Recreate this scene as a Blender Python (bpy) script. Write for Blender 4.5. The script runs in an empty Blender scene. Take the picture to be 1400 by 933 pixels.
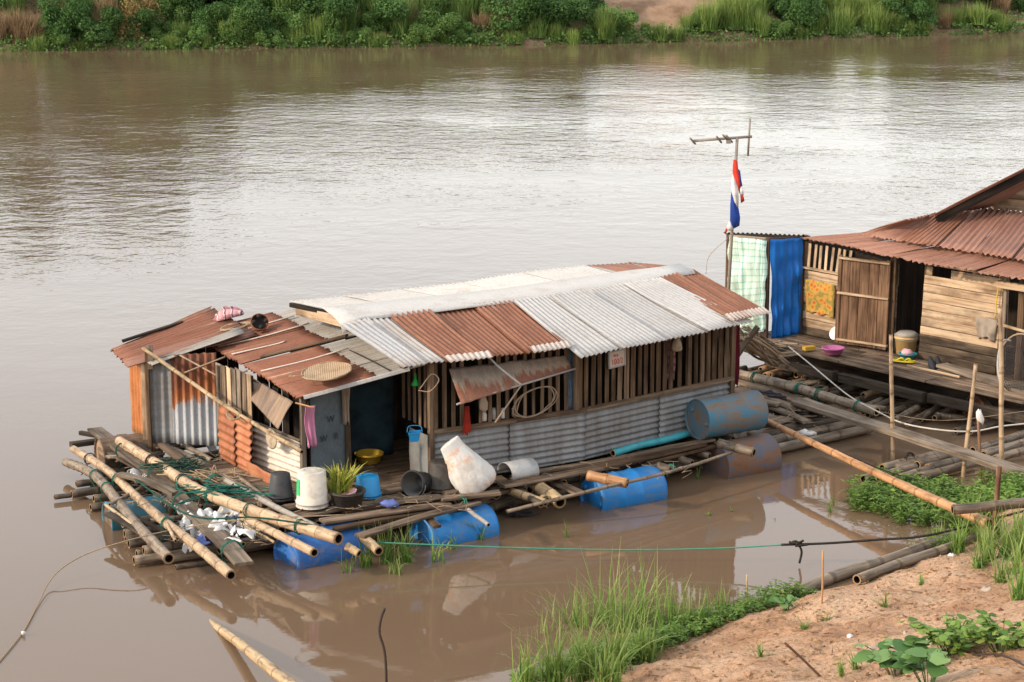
import bpy, math, random
import numpy as np
from mathutils import Vector, Matrix, noise
random.seed(7)
rng = np.random.default_rng(7)
sc = bpy.context.scene
col = sc.collection
V = Vector
R = math.radians

# ------------------------------------------------------------------ camera
CAM_H, FPX, PITCH = 6.5, 2800.0, 12.2
cam = bpy.data.cameras.new('camera'); cam.sensor_width = 36; cam.lens = FPX / 1400 * 36
cam.clip_start = .1; cam.clip_end = 2000
camo = bpy.data.objects.new('camera', cam); col.objects.link(camo)
camo.location = (0, 0, CAM_H); camo.rotation_euler = (R(90 - PITCH), 0, 0)
sc.camera = camo
# ------------------------------------------------------------------ light
SUN = V((-.84, -.40, .42)).normalized()
w = bpy.data.worlds.new('World'); sc.world = w; w.use_nodes = True
nt = w.node_tree; bg = nt.nodes['Background']
sky = nt.nodes.new('ShaderNodeTexSky'); sky.sky_type = 'NISHITA'; sky.sun_disc = False
sky.sun_elevation = math.asin(SUN.z); sky.sun_rotation = math.atan2(SUN.x, SUN.y) % (2 * math.pi)
sky.air_density = 1.2; sky.dust_density = 1.0; sky.ozone_density = 1.0; sky.altitude = 40
hs = nt.nodes.new('ShaderNodeHueSaturation'); hs.inputs['Saturation'].default_value = .35
nt.links.new(sky.outputs[0], hs.inputs['Color'])
veil = nt.nodes.new('ShaderNodeMix'); veil.data_type = 'RGBA'; veil.blend_type = 'ADD'; veil.clamp_result = False   # thin even cloud veil over the whole sky
veil.inputs[0].default_value = 1.0; veil.inputs[7].default_value = (3.95, 4.0, 3.98, 1)
nt.links.new(hs.outputs[0], veil.inputs[6]); nt.links.new(veil.outputs[2], bg.inputs[0])
bg.inputs[1].default_value = .15
sl = bpy.data.lights.new('sun', 'SUN'); sl.energy = 2.7; sl.angle = R(2.5); sl.color = (1, .80, .58)
so = bpy.data.objects.new('sun', sl); col.objects.link(so)
so.rotation_euler = (-SUN).to_track_quat('-Z', 'Y').to_euler(); so.location = SUN * 60
sc.view_settings.view_transform = 'Standard'; sc.view_settings.look = 'None'
sc.view_settings.exposure = .32; sc.view_settings.gamma = 1.0
sc.view_settings.use_curve_mapping = False

# ------------------------------------------------------------------ measuring helpers
_s, _c = math.sin(R(PITCH)), math.cos(R(PITCH))
def _ray(x, y):
    u = (x - 700) / FPX; v = (466.5 - y) / FPX
    return V((u, _c + v * _s, -_s + v * _c))
def P(x, y, z=0.0):          # photo point known to lie at height z -> world
    d = _ray(x, y); t = (z - CAM_H) / d.z
    return V((d.x * t, d.y * t, z))
def PY(x, y, Y):             # photo point known to lie at distance Y -> world
    d = _ray(x, y); t = Y / d.y
    return V((d.x * t, Y, CAM_H + d.z * t))
def UP(b, px, py):           # point above base b (same distance) seen at px,py
    return PY(px, py, b.y)
def n3(p, s=1.0): return noise.noise(V(p) * s)

# ------------------------------------------------------------------ mesh builder
class MB:
    def __init__(s): s.v = []; s.f = []; s.g = []; s.m = []; s.sm = []
    def add(s, vs, fs, gs=None, m=0, smooth=False):
        o = len(s.v); s.v += [tuple(p) for p in vs]
        s.g += [tuple(p) for p in (gs if gs is not None else vs)]
        for f in fs: s.f.append([i + o for i in f]); s.m.append(m); s.sm.append(smooth)
        return s
    def mesh(s, name, mats):
        me = bpy.data.meshes.new(name); me.from_pydata(s.v, [], s.f)
        a = me.attributes.new('gv', 'FLOAT_VECTOR', 'POINT')
        a.data.foreach_set('vector', np.array(s.g, np.float32).ravel())
        for m in mats: me.materials.append(m)
        me.polygons.foreach_set('material_index', s.m)
        me.polygons.foreach_set('use_smooth', s.sm)
        me.update(); return me
W = {}
def setm(o, M, parent=None):
    W[o] = M.copy()
    if parent is not None:
        o.parent = parent; o.matrix_parent_inverse = W[parent].inverted()
    o.matrix_basis = M
def tag(o, label=None, cat=None, group=None, kind=None):
    if label: o['label'] = label
    if cat: o['category'] = cat
    if group: o['group'] = group
    if kind: o['kind'] = kind
    return o
def obj(name, mb, mats, parent=None, M=None, **k):
    if not isinstance(mats, (list, tuple)): mats = [mats]
    me = mb.mesh(name, mats) if isinstance(mb, MB) else mb
    o = bpy.data.objects.new(name, me); col.objects.link(o)
    setm(o, M if M is not None else Matrix(), parent); return tag(o, **k)
def empty(name, loc, label, cat, group=None):
    o = bpy.data.objects.new(name, None); col.objects.link(o); o.empty_display_size = .1
    setm(o, Matrix.Translation(loc)); return tag(o, label, cat, group)
def frame(a, b, up=V((0, 0, 1))):
    x = (b - a).normalized(); y = up.cross(x)
    if y.length < 1e-4: y = V((0, 1, 0)).cross(x)
    y.normalize(); z = x.cross(y)
    M = Matrix((x, y, z)).transposed().to_4x4(); M.translation = a; return M
def T(p): return Matrix.Translation(p)
ID = Matrix()

def plank_mb(L, wd, th, rough=1.0, taper=1.0, n=6, bow=0.0):
    mb = MB(); b = min(.006, th * .25); sd = random.random() * 99
    vs = []; fs = []; gs = []
    for i in range(n + 1):
        x = L * i / n; k = 1 + (taper - 1) * i / n
        wv = (1 + .07 * rough * n3((x * 1.7, sd, 0))) * k
        zo = .012 * rough * n3((x * .9, sd, 5)) + bow * (4 * (i / n) * (1 - i / n)); yo = .012 * rough * n3((x * .8, sd, 9))
        w2 = wd * wv / 2; t2 = th / 2
        ring = [(-w2, -t2 + b), (-w2 + b, -t2), (w2 - b, -t2), (w2, -t2 + b), (w2, t2 - b), (w2 - b, t2), (-w2 + b, t2), (-w2, t2 - b)]
        for y, z in ring:
            xx = x
            if i in (0, n): xx += .02 * rough * n3((y * 9, sd, i))
            vs.append((xx, y + yo, z + zo)); gs.append((xx, y, z))
    for i in range(n):
        for j in range(8):
            k = (j + 1) % 8
            fs.append((i * 8 + j, i * 8 + k, (i + 1) * 8 + k, (i + 1) * 8 + j)[::-1])
    fs.append(tuple(range(8))); fs.append(tuple(range(n * 8, n * 8 + 8))[::-1])
    return mb.add(vs, [f[::-1] for f in fs], gs)
def plank(name, a, b, wd, th, mat, parent=None, rough=1.0, up=V((0, 0, 1)), roll=0, n=6, taper=1.0, bow=0.0, **k):
    M = frame(a, b, up)
    if roll: M = M @ Matrix.Rotation(R(roll), 4, 'X')
    return obj(name, plank_mb((b - a).length, wd, th, rough, taper, n, bow), mat, parent, M, **k)

def spline(pts, n):
    pts = [V(p) for p in pts]
    if len(pts) == 2: return [pts[0].lerp(pts[1], i / n) for i in range(n + 1)]
    q = [pts[0] * 2 - pts[1]] + pts + [pts[-1] * 2 - pts[-2]]
    seg = len(pts) - 1; out = []
    for i in range(n + 1):
        t = i / n * seg; k = min(int(t), seg - 1); t -= k
        p0, p1, p2, p3 = q[k:k + 4]
        out.append(.5 * ((2 * p1) + (p2 - p0) * t + (2 * p0 - 5 * p1 + 4 * p2 - p3) * t * t + (3 * p1 - p0 - 3 * p2 + p3) * t ** 3))
    return out
def tube(mb, path, rad, sides=6, m=0, cap=True, smooth=True, gx=0.0, capm=None):
    path = [V(p) for p in path]; vs = []; gs = []; fs = []; n = len(path); L = gx
    nrm = None
    for i, p in enumerate(path):
        d = (path[min(i + 1, n - 1)] - path[max(i - 1, 0)]).normalized()
        if nrm is None:
            nrm = d.orthogonal().normalized()
        nrm = (nrm - d * nrm.dot(d)).normalized(); bn = d.cross(nrm)
        if i: L += (p - path[i - 1]).length
        r = rad[i] if isinstance(rad, (list, tuple)) else rad
        for j in range(sides):
            a = 2 * math.pi * j / sides
            vs.append(p + (nrm * math.cos(a) + bn * math.sin(a)) * r); gs.append((L, math.cos(a) * r, math.sin(a) * r))
    for i in range(n - 1):
        for j in range(sides):
            k = (j + 1) % sides
            fs.append((i * sides + j, i * sides + k, (i + 1) * sides + k, (i + 1) * sides + j))
    mb.add(vs, fs, gs, m, smooth)
    if cap:
        o = len(mb.v) - len(vs)
        for i0, rev in ((0, True), ((n - 1) * sides, False)):
            f = [o + i0 + j for j in range(sides)]
            mb.f.append(f[::-1] if rev else f); mb.m.append(m if capm is None else capm); mb.sm.append(False)
    return mb
def bamboo_mb(pts, r0, r1, node=.28, sides=10, hollow=True, org=None):
    org = V(pts[0]) if org is None else org
    pts = [V(p) - org for p in pts]
    L = sum((pts[i + 1] - pts[i]).length for i in range(len(pts) - 1))
    if len(pts) == 2:   # a real culm is never quite straight
        d = pts[1] - pts[0]; s = d.orthogonal().normalized() * L * random.uniform(-.008, .008)
        pts = [pts[0], pts[0].lerp(pts[1], .33) + s + V((0, 0, L * random.uniform(-.006, .004))), pts[0].lerp(pts[1], .7) - s * .5, pts[1]]
    nn = max(2, int(L / node)); path = []; rad = []
    fine = spline(pts, nn * 4)
    for i, p in enumerate(fine):
        k = i / (nn * 4); r = (r0 + (r1 - r0) * k) * (1 + .05 * n3((i * .35, L * 7, r0 * 50)))
        if i % 4 == 0 and 0 < i < nn * 4:
            e = (fine[min(i + 1, nn * 4)] - p).normalized() * .008
            for q, rr in ((p - e, 1.0), (p, 1.09), (p + e, 1.0)): path.append(q); rad.append(r * rr)
        else:
            path.append(p); rad.append(r * (1 - .03 * (i % 4 == 2)))
    mb = MB(); tube(mb, path, rad, sides, cap=not hollow)
    # node stripes are carried in gv.x as a phase of the node length
    step = L / nn
    mb.g = [(g[0] / step, g[1], g[2]) for g in mb.g]
    if hollow:
        n = len(path)
        for i, q, k in ((0, 1, 0), (n - 1, n - 2, 1)):
            d = (path[q] - path[i]).normalized(); o = len(mb.v); base = (i * sides)
            ring = [V(mb.v[base + j]) for j in range(sides)]
            c = sum(ring, V()) / sides
            vs = [c + (p - c) * .72 for p in ring] + [c + (p - c) * .7 + d * rad[i] * 1.6 for p in ring]
            g = [(.5, 0, 0)] * (2 * sides)
            fs = []
            mb.add(vs, [], g)
            for j in range(sides):
                jn = (j + 1) % sides
                fs.append(([base + j, base + jn, o + jn, o + j], 1)); fs.append(([o + j, o + jn, o + sides + jn, o + sides + j], 2))
            fs.append(([o + sides + j for j in range(sides)], 2))
            for f, m in fs: mb.f.append(f if k else f[::-1]); mb.m.append(m); mb.sm.append(False)
    return mb, org
def bamboo(name, pts, r0, r1, mat, parent=None, node=.28, sides=10, hollow=True, **k):
    mb, org = bamboo_mb(pts, r0, r1, node, sides, hollow)
    return obj(name, mb, [mat, MAT['bamboo_rim'], MAT['hole']], parent, T(org), **k)
def rope(name, pts, r, mat, parent=None, n=None, sides=5, **k):
    pts = [V(p) for p in pts]; o = pts[0]
    mb = tube(MB(), [p - o for p in spline(pts, n or max(8, 6 * len(pts)))], r, sides)
    return obj(name, mb, mat, parent, T(o), **k)
def tie(c, axis, r, mat, parent, turns=3, th=.008, wid=.05):
    axis = V(axis).normalized(); a = axis.orthogonal().normalized(); b = axis.cross(a); pts = []
    n = turns * 10
    for i in range(n + 1):
        t = 2 * math.pi * i / 10
        rr = (r * .97 + th) * (1 + .05 * random.random())
        pts.append((a * math.cos(t) + b * math.sin(t)) * rr + axis * (wid * (i / n - .5) + .012 * random.uniform(-1, 1)))
    pts += [pts[-1] + V((random.uniform(-.05, .05), -.02, -.06)), pts[-1] + V((random.uniform(-.08, .08), -.03, -.13))]
    return obj('rope_tie', tube(MB(), pts, th, 5), mat, parent, T(c))
def bil(A, B, C, D, u, v): return A.lerp(B, u).lerp(D.lerp(C, u), v)
def corr_mb(A, B, C, D, org, pitch=.063, amp=.011, nv=7, warp=.012, jag=.006, th=.003):
    """corrugated sheet: waves counted from A to B, running from A to D"""
    wl = ((B - A).length + (C - D).length) / 2; hl = ((D - A).length + (C - B).length) / 2
    nw = max(2, round(wl / pitch)); nu = nw * 6; sd = random.random() * 50
    N = (B - A).cross(D - A).normalized(); vs = []; gs = []; fs = []
    vd = (D - A).normalized()
    for side in (0, 1):
        for j in range(nv + 1):
            for i in range(nu + 1):
                u, v = i / nu, j / nv
                p = bil(A, B, C, D, u, v)
                k = amp * math.sin(2 * math.pi * nw * u) + warp * n3((u * wl * 1.3 + sd, v * hl * 1.3, 3)) - side * th
                p = p + N * k
                if j in (0, nv): p = p + vd * jag * n3((i * .22 + sd, j, side * 0)) * 2
                vs.append(p - org); gs.append((u * wl, v * hl, 0))
    w_ = nu + 1; off = (nv + 1) * w_
    for j in range(nv):
        for i in range(nu):
            a = j * w_ + i
            fs.append((a, a + 1, a + 1 + w_, a + w_)); fs.append((a + off, a + w_ + off, a + w_ + 1 + off, a + 1 + off))
    mb = MB().add(vs, fs, gs, 0, True)
    edge = [(i, i + 1) for i in range(nu)] + [(nv * w_ + i + 1, nv * w_ + i) for i in range(nu)] + [((j + 1) * w_, j * w_) for j in range(nv)] + [(j * w_ + nu, (j + 1) * w_ + nu) for j in range(nv)]
    for a, b in edge: mb.f.append([a, a + off, b + off, b]); mb.m.append(0); mb.sm.append(False)
    return mb
def corr(name, A, B, C, D, mat, parent=None, **k):
    kw = {q: k.pop(q) for q in list(k) if q in ('pitch', 'amp', 'nv', 'warp', 'jag', 'th')}
    return obj(name, corr_mb(A, B, C, D, A, **kw), mat, parent, T(A), **k)
def sheet_mb(A, B, C, D, org, nu=10, nv=10, fold=0, nf=3, warp=.01, th=.004, sd=None, fadetop=True, jag=0):
    """flat or softly folded sheet; folds run from A-B (top) to D-C"""
    sd = random.random() * 50 if sd is None else sd
    N = (B - A).cross(D - A).normalized(); vs = []; gs = []; fs = []
    wl = (B - A).length; hl = (D - A).length
    for side in (0, 1):
        for j in range(nv + 1):
            for i in range(nu + 1):
                u, v = i / nu, j / nv
                p = bil(A, B, C, D, u, v)
                k = fold * math.sin(2 * math.pi * nf * u + 2 * n3((u * 3, v * 1.5, sd))) * (.35 + .65 * v if fadetop else 1) + warp * n3((u * wl * 4 + sd, v * hl * 4, 1)) - side * th
                p = p + N * k + (D - A).normalized() * jag * (n3((u * 5, sd, 2)) if j == nv else 0)
                vs.append(p - org); gs.append((u * wl, v * hl, 0))
    w_ = nu + 1; off = (nv + 1) * w_
    for j in range(nv):
        for i in range(nu):
            a = j * w_ + i
            fs.append((a, a + 1, a + 1 + w_, a + w_)); fs.append((a + off, a + w_ + off, a + w_ + 1 + off, a + 1 + off))
    mb = MB().add(vs, fs, gs, 0, True)
    edge = [(i, i + 1) for i in range(nu)] + [(nv * w_ + i + 1, nv * w_ + i) for i in range(nu)] + [((j + 1) * w_, j * w_) for j in range(nv)] + [(j * w_ + nu, (j + 1) * w_ + nu) for j in range(nv)]
    for a, b in edge: mb.f.append([a, a + off, b + off, b]); mb.m.append(0); mb.sm.append(False)
    return mb
def sheet(name, A, B, C, D, mat, parent=None, **k):
    kw = {q: k.pop(q) for q in list(k) if q in ('nu', 'nv', 'fold', 'nf', 'warp', 'th', 'sd', 'fadetop', 'jag')}
    return obj(name, sheet_mb(A, B, C, D, A, **kw), mat, parent, T(A), **k)
def lathe(mb, prof, seg=24, m=0, smooth=True, sx=1, sy=1, wob=0):
    vs = []; fs = []; n = len(prof); gs = []
    for (r, z) in prof:
        for j in range(seg):
            a = 2 * math.pi * j / seg; rr = r * (1 + wob * n3((math.cos(a) * 1.5, math.sin(a) * 1.5, z * 3)))
            vs.append((rr * math.cos(a) * sx, rr * math.sin(a) * sy, z)); gs.append(vs[-1])
    for i in range(n - 1):
        for j in range(seg):
            k = (j + 1) % seg
            fs.append((i * seg + j, i * seg + k, (i + 1) * seg + k, (i + 1) * seg + j))
    return mb.add(vs, fs, gs, m, smooth)
def box_mb(sx, sy, sz, mb=None, c=(0, 0, 0), m=0):
    mb = mb or MB(); x, y, z = sx / 2, sy / 2, sz / 2
    vs = [(c[0] + a * x, c[1] + b * y, c[2] + d * z) for a in (-1, 1) for b in (-1, 1) for d in (-1, 1)]
    return mb.add(vs, [(0, 1, 3, 2), (4, 6, 7, 5), (0, 4, 5, 1), (2, 3, 7, 6), (0, 2, 6, 4), (1, 5, 7, 3)], vs, m)

# ------------------------------------------------------------------ materials
MAT = {}
def node(nt, t, ins=None, **props):
    n = nt.nodes.new('ShaderNode' + t)
    for k, v in props.items(): setattr(n, k, v)
    for k, v in (ins or {}).items():
        s = n.inputs[k]
        if isinstance(v, bpy.types.NodeSocket): nt.links.new(v, s)
        else: s.default_value = v
    return n
def ramp(nt, fac, stops, interp='LINEAR'):
    n = nt.nodes.new('ShaderNodeValToRGB'); e = n.color_ramp.elements; n.color_ramp.interpolation = interp
    while len(e) < len(stops): e.new(.5)
    for q, (p, c) in zip(e, stops):
        q.position = p; q.color = (*c, 1) if len(c) == 3 else c
    nt.links.new(fac, n.inputs[0]); return n.outputs[0]
def newmat(name, rough=.8, spec=.3):
    m = bpy.data.materials.new(name); m.use_nodes = True; MAT[name] = m
    b = m.node_tree.nodes['Principled BSDF']; b.inputs['Roughness'].default_value = rough
    b.inputs['Specular IOR Level'].default_value = spec
    return m, m.node_tree, b
def gvec(nt, scale, rnd=37.0):
    a = node(nt, 'Attribute', attribute_name='gv'); oi = node(nt, 'ObjectInfo')
    r = node(nt, 'VectorMath', {0: oi.outputs['Random'], 1: (rnd, rnd * .7, rnd * .3)}, operation='MULTIPLY')
    ad = node(nt, 'VectorMath', {0: a.outputs['Vector'], 1: r.outputs[0]}, operation='ADD')
    return node(nt, 'VectorMath', {0: ad.outputs[0], 1: scale}, operation='MULTIPLY').outputs[0]
def noi(nt, vec, scale=1.0, detail=5, rough=.6):
    return node(nt, 'TexNoise', {'Vector': vec, 'Scale': scale, 'Detail': detail, 'Roughness': rough}).outputs[0]
def mixc(nt, fac, a, b, mode='MIX'):
    n = nt.nodes.new('ShaderNodeMix'); n.data_type = 'RGBA'; n.blend_type = mode
    for i, v in ((0, fac), (6, a), (7, b)):
        if isinstance(v, bpy.types.NodeSocket): nt.links.new(v, n.inputs[i])
        else: n.inputs[i].default_value = (*v, 1) if isinstance(v, tuple) and len(v) == 3 else v
    return n.outputs[2]
def mth(nt, op, a, b=0.0, clamp=False):
    n = node(nt, 'Math', {0: a, 1: b}, operation=op); n.use_clamp = clamp; return n.outputs[0]
def objvar(nt, c, lo=.75, hi=1.2):
    oi = node(nt, 'ObjectInfo')
    mr = node(nt, 'MapRange', {'Value': oi.outputs['Random'], 'To Min': lo, 'To Max': hi})
    h = node(nt, 'HueSaturation', {'Color': c, 'Value': mr.outputs[0]}); return h.outputs[0]
def bump(nt, b, h, s=.3, d=.01):
    n = node(nt, 'Bump', {'Height': h, 'Strength': s, 'Distance': d}); nt.links.new(n.outputs[0], b.inputs['Normal'])
def wood(name, dk, md, lt, var=(.75, 1.2), grain=(1.2, 26, 26), rough=.85):
    m, nt, b = newmat(name, rough, .2)
    g = noi(nt, gvec(nt, grain), 1, 6, .65)
    s = noi(nt, gvec(nt, (1.6, 3.5, 3.5)), 1, 4)
    c = ramp(nt, g, [(.3, dk), (.5, md), (.72, lt)])
    st = ramp(nt, s, [(.36, (.45, .42, .4)), (.55, (1, 1, 1)), (.75, (1.12, 1.08, 1.02))])
    c = mixc(nt, 1.0, c, st, 'MULTIPLY')
    nt.links.new(objvar(nt, c, *var), b.inputs['Base Color']); bump(nt, b, g, .5, .006)
wood('wood_grey', (.10, .075, .055), (.21, .165, .125), (.34, .28, .22))
wood('wood_deck', (.085, .058, .04), (.19, .135, .095), (.34, .255, .185))
wood('wood_brown', (.05, .030, .018), (.115, .072, .042), (.20, .135, .085))
wood('wood_slat', (.075, .048, .03), (.17, .115, .075), (.30, .22, .15))
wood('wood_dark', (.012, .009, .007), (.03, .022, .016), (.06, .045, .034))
wood('wood_wet', (.02, .015, .011), (.055, .042, .032), (.11, .088, .068))
wood('wood_board', (.24, .145, .085), (.50, .36, .235), (.62, .49, .345), (.85, 1.12))
wood('wood_board_dirty', (.035, .026, .018), (.10, .073, .050), (.24, .18, .12), (.8, 1.2), (1.6, 14, 14))
wood('wood_door', (.055, .028, .016), (.15, .085, .05), (.27, .17, .105), (.9, 1.1), (1.6, 34, 34))
wood('wood_pole', (.10, .05, .03), (.22, .12, .075), (.34, .21, .14))
def bambmat(name, a, bb, c, dark=.35, var=(.85, 1.12)):
    m, nt, b = newmat(name, .55, .35)
    at = node(nt, 'Attribute', attribute_name='gv')
    sx = node(nt, 'SeparateXYZ', {0: at.outputs['Vector']}).outputs[0]
    fr = mth(nt, 'FRACT', mth(nt, 'ADD', sx, .5)); d = mth(nt, 'ABSOLUTE', mth(nt, 'SUBTRACT', fr, .5))
    band = ramp(nt, d, [(.0, (.35, .3, .25)), (.03, (.45, .4, .34)), (.055, (1.12, 1.1, 1.05)), (.2, (1, 1, 1)), (.5, (.94, .93, .9))])
    g = noi(nt, gvec(nt, (.9, 30, 30)), 1, 5)
    s = noi(nt, gvec(nt, (1.5, 12, 12)), 1, 5)
    c1 = ramp(nt, g, [(.3, a), (.52, bb), (.75, c)])
    c1 = mixc(nt, 1.0, c1, ramp(nt, s, [(.35, (dark,) * 3), (.5, (1, 1, 1))]), 'MULTIPLY')
    c1 = mixc(nt, .62, c1, band, 'MULTIPLY')
    nt.links.new(objvar(nt, c1, *var), b.inputs['Base Color']); bump(nt, b, g, .2, .003)
bambmat('bamboo_fresh', (.30, .20, .12), (.46, .33, .21), (.53, .41, .285), .5)
bambmat('bamboo_tan', (.30, .20, .11), (.46, .33, .19), (.55, .42, .27), .5)
bambmat('bamboo_grey', (.12, .09, .065), (.22, .17, .125), (.33, .27, .20), .45)
bambmat('bamboo_wet', (.05, .037, .027), (.12, .09, .065), (.21, .165, .12), .45)
bambmat('bamboo_red', (.34, .16, .07), (.50, .27, .13), (.60, .38, .22), .6)
def flat(name, c, rough=.7, spec=.3, nz=.12, scale=6, var=None, bmp=0):
    m, nt, b = newmat(name, rough, spec)
    g = noi(nt, gvec(nt, (1, 1, 1)), scale, 5)
    cc = ramp(nt, g, [(.3, tuple(x * (1 - nz * 2) for x in c)), (.5, c), (.72, tuple(min(1, x * (1 + nz)) for x in c))])
    if var: cc = objvar(nt, cc, *var)
    nt.links.new(cc, b.inputs['Base Color'])
    if bmp: bump(nt, b, g, bmp, .01)
    return m, nt, b
flat('bamboo_rim', (.30, .19, .10)); flat('hole', (.012, .008, .005)); flat('black', (.012, .011, .010), .6)
def tin(name, stops, streak=(16, 1.3, 1), patch=2.2, spots=None, rough=.6, var=(.9, 1.1), pm=.5, bm=.15, along=None):
    """galvanised sheet: stops colour a mix of streak noise (along the flutes) and patches"""
    m, nt, b = newmat(name, rough, .35)
    a = noi(nt, gvec(nt, streak), 1, 6, .65); p = noi(nt, gvec(nt, (patch, patch * .7, 1)), 1, 5, .6)
    f = mth(nt, 'ADD', mth(nt, 'MULTIPLY', a, 1 - pm), mth(nt, 'MULTIPLY', p, pm))
    if along:      # rust creeping along the sheet from one end: along=(start, end, gain) in metres of gv.y
        at = node(nt, 'Attribute', attribute_name='gv'); sy = node(nt, 'SeparateXYZ', {0: at.outputs['Vector']}).outputs[1]
        mr = node(nt, 'MapRange', {'Value': sy, 'From Min': along[0], 'From Max': along[1], 'To Min': along[2], 'To Max': along[3]})
        f = mth(nt, 'ADD', f, mr.outputs[0])
    c = ramp(nt, f, stops)
    d = noi(nt, gvec(nt, (40, 25, 1)), 1, 4)
    c = mixc(nt, 1.0, c, ramp(nt, d, [(.3, (.8, .78, .76)), (.5, (1, 1, 1))]), 'MULTIPLY')
    nt.links.new(objvar(nt, c, *var), b.inputs['Base Color']); bump(nt, b, d, bm, .003)
tin('tin_white', [(.28, (.25, .215, .19)), (.38, (.37, .355, .34)), (.48, (.45, .44, .43)), (.62, (.49, .48, .47)), (.78, (.38, .385, .39))], (26, .5, 1), 1.4, pm=.55)
tin('tin_cap', [(.30, (.27, .20, .15)), (.40, (.41, .37, .335)), (.5, (.49, .47, .445)), (.62, (.45, .43, .41)), (.72, (.36, .30, .25))], (5, 5, 1), 1.2, bm=.04)
tin('tin_white_dirty', [(.30, (.30, .20, .13)), (.42, (.40, .35, .31)), (.55, (.47, .46, .455)), (.75, (.40, .43, .46))], (12, 1.1, 1))
tin('tin_rust', [(.30, (.36, .235, .17)), (.38, (.235, .097, .055)), (.47, (.275, .122, .072)), (.55, (.185, .075, .043)), (.63, (.265, .13, .082)), (.70, (.38, .255, .19))], (22, .45, 1), 1.6, var=(.92, 1.12))
tin('tin_rust_dark', [(.28, (.36, .25, .2)), (.38, (.22, .10, .07)), (.5, (.30, .155, .11)), (.6, (.18, .075, .05)), (.74, (.44, .33, .28))], (16, .8, 1), 1.0, var=(.9, 1.1))
tin('tin_lean', [(.32, (.13, .052, .03)), (.44, (.245, .092, .05)), (.53, (.18, .07, .04)), (.60, (.29, .135, .08)), (.66, (.40, .33, .28))], (30, .35, 1), 1.7, pm=.28, var=(.9, 1.1))
tin('tin_grey_old', [(.3, (.17, .11, .07)), (.45, (.26, .235, .205)), (.6, (.34, .325, .30)), (.75, (.25, .16, .10))], (30, .4, 1), 2, pm=.28)
tin('tin_eave', [(.3, (.36, .22, .16)), (.45, (.48, .41, .36)), (.7, (.54, .50, .47))], (14, 1, 1))
tin('tin_wall', [(.30, (.13, .105, .09)), (.42, (.19, .185, .18)), (.55, (.25, .257, .262)), (.7, (.31, .32, .328)), (.84, (.24, .19, .15))], (1.0, 9, 1), 1.6)
tin('tin_blue', [(.3, (.075, .082, .08)), (.43, (.12, .155, .175)), (.55, (.155, .20, .225)), (.68, (.21, .24, .24)), (.82, (.17, .14, .10))], (5, 3, 1), 2.5, bm=.3)
tin('tin_orange', [(.25, (.12, .045, .02)), (.42, (.33, .105, .03)), (.55, (.45, .17, .055)), (.7, (.55, .28, .13)), (.84, (.7, .55, .42))], (14, 1.2, 1), 2.0, along=(.75, 1.0, 0, .25))
tin('tin_half', [(.36, (.13, .045, .022)), (.46, (.26, .085, .03)), (.53, (.36, .14, .05)), (.56, (.34, .35, .37)), (.75, (.44, .46, .48))], (16, 1.0, 1), 1.6, along=(.1, 1.0, -.12, .24))
tin('tin_cream', [(.3, (.30, .22, .15)), (.42, (.58, .51, .42)), (.6, (.66, .61, .53)), (.8, (.50, .42, .33))], (1.5, 8, 1), 2.2)
tin('tin_redrust', [(.3, (.16, .055, .03)), (.48, (.37, .135, .06)), (.62, (.44, .19, .095)), (.8, (.50, .29, .18))], (2, 7, 1), 2.5)
tin('tin_galv', [(.3, (.30, .30, .30)), (.5, (.43, .44, .44)), (.75, (.52, .52, .51))], (5, 5, 1), 3, rough=.42)
tin('tin_shaded', [(.3, (.14, .13, .12)), (.5, (.215, .225, .225)), (.75, (.27, .28, .28))], (5, 5, 1), 3)  # galvanised tin with the end wall's shade put into its colour
tin('tin_flap2', [(.3, (.09, .06, .042)), (.48, (.19, .13, .09)), (.58, (.28, .19, .12)), (.7, (.36, .18, .07))], (14, .8, 1), 1.6)
tin('tin_flap', [(.30, (.16, .13, .105)), (.46, (.25, .205, .165)), (.58, (.33, .27, .21)), (.66, (.24, .10, .06)), (.8, (.29, .125, .075)), (.95, (.36, .2, .13))], (18, .8, 1), 1.2, along=(.12, .4, -.03, .2))
def drum(name, c, dirt, amt=.5, rough=.45):
    m, nt, b = newmat(name, rough, .4)
    g = noi(nt, gvec(nt, (2.6, 2.6, 1.6)), 2.4, 9, .72); h = noi(nt, gvec(nt, (1, 1, .25)), 26, 6, .7)
    f = mth(nt, 'ADD', mth(nt, 'MULTIPLY', g, .6), mth(nt, 'MULTIPLY', h, .4))
    cc = ramp(nt, f, [(amt - .16, tuple(x * .7 for x in dirt)), (amt - .05, dirt), (amt + .06, tuple(.6 * x + .4 * y for x, y in zip(c, dirt))), (amt + .13, c), (.85, tuple(min(1, x * 1.3) for x in c))])
    nt.links.new(cc, b.inputs['Base Color']); bump(nt, b, g, .2, .01)
drum('drum_blue', (.018, .20, .54), (.15, .21, .28), .375); drum('drum_blue_mud', (.03, .16, .50), (.27, .22, .2), .37, .5)
drum('drum_old', (.025, .19, .31), (.19, .13, .085), .475, .7); drum('drum_rust', (.05, .13, .21), (.21, .10, .05), .50, .75)
drum('drum_brown', (.22, .17, .12), (.11, .07, .045), .5, .8); drum('drum_teal', (.05, .22, .30), (.18, .16, .13), .42, .6)
drum('drum_end_mud', (.42, .28, .18), (.22, .14, .09), .45, .8); drum('drum_green', (.10, .20, .18), (.27, .11, .07), .48, .8)
flat('plastic_black', (.035, .035, .037), .45, .4, .25, 9); flat('plastic_dark', (.055, .047, .04), .6, .3, .3, 9)
flat('plastic_white', (.58, .53, .46), .6, .3, .16, 8); flat('plastic_blue', (.02, .24, .52), .4, .4)
flat('plastic_pink', (.72, .40, .45), .45); flat('plastic_yellow', (.52, .33, .04), .5); flat('plastic_green', (.02, .42, .07), .4)
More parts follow.
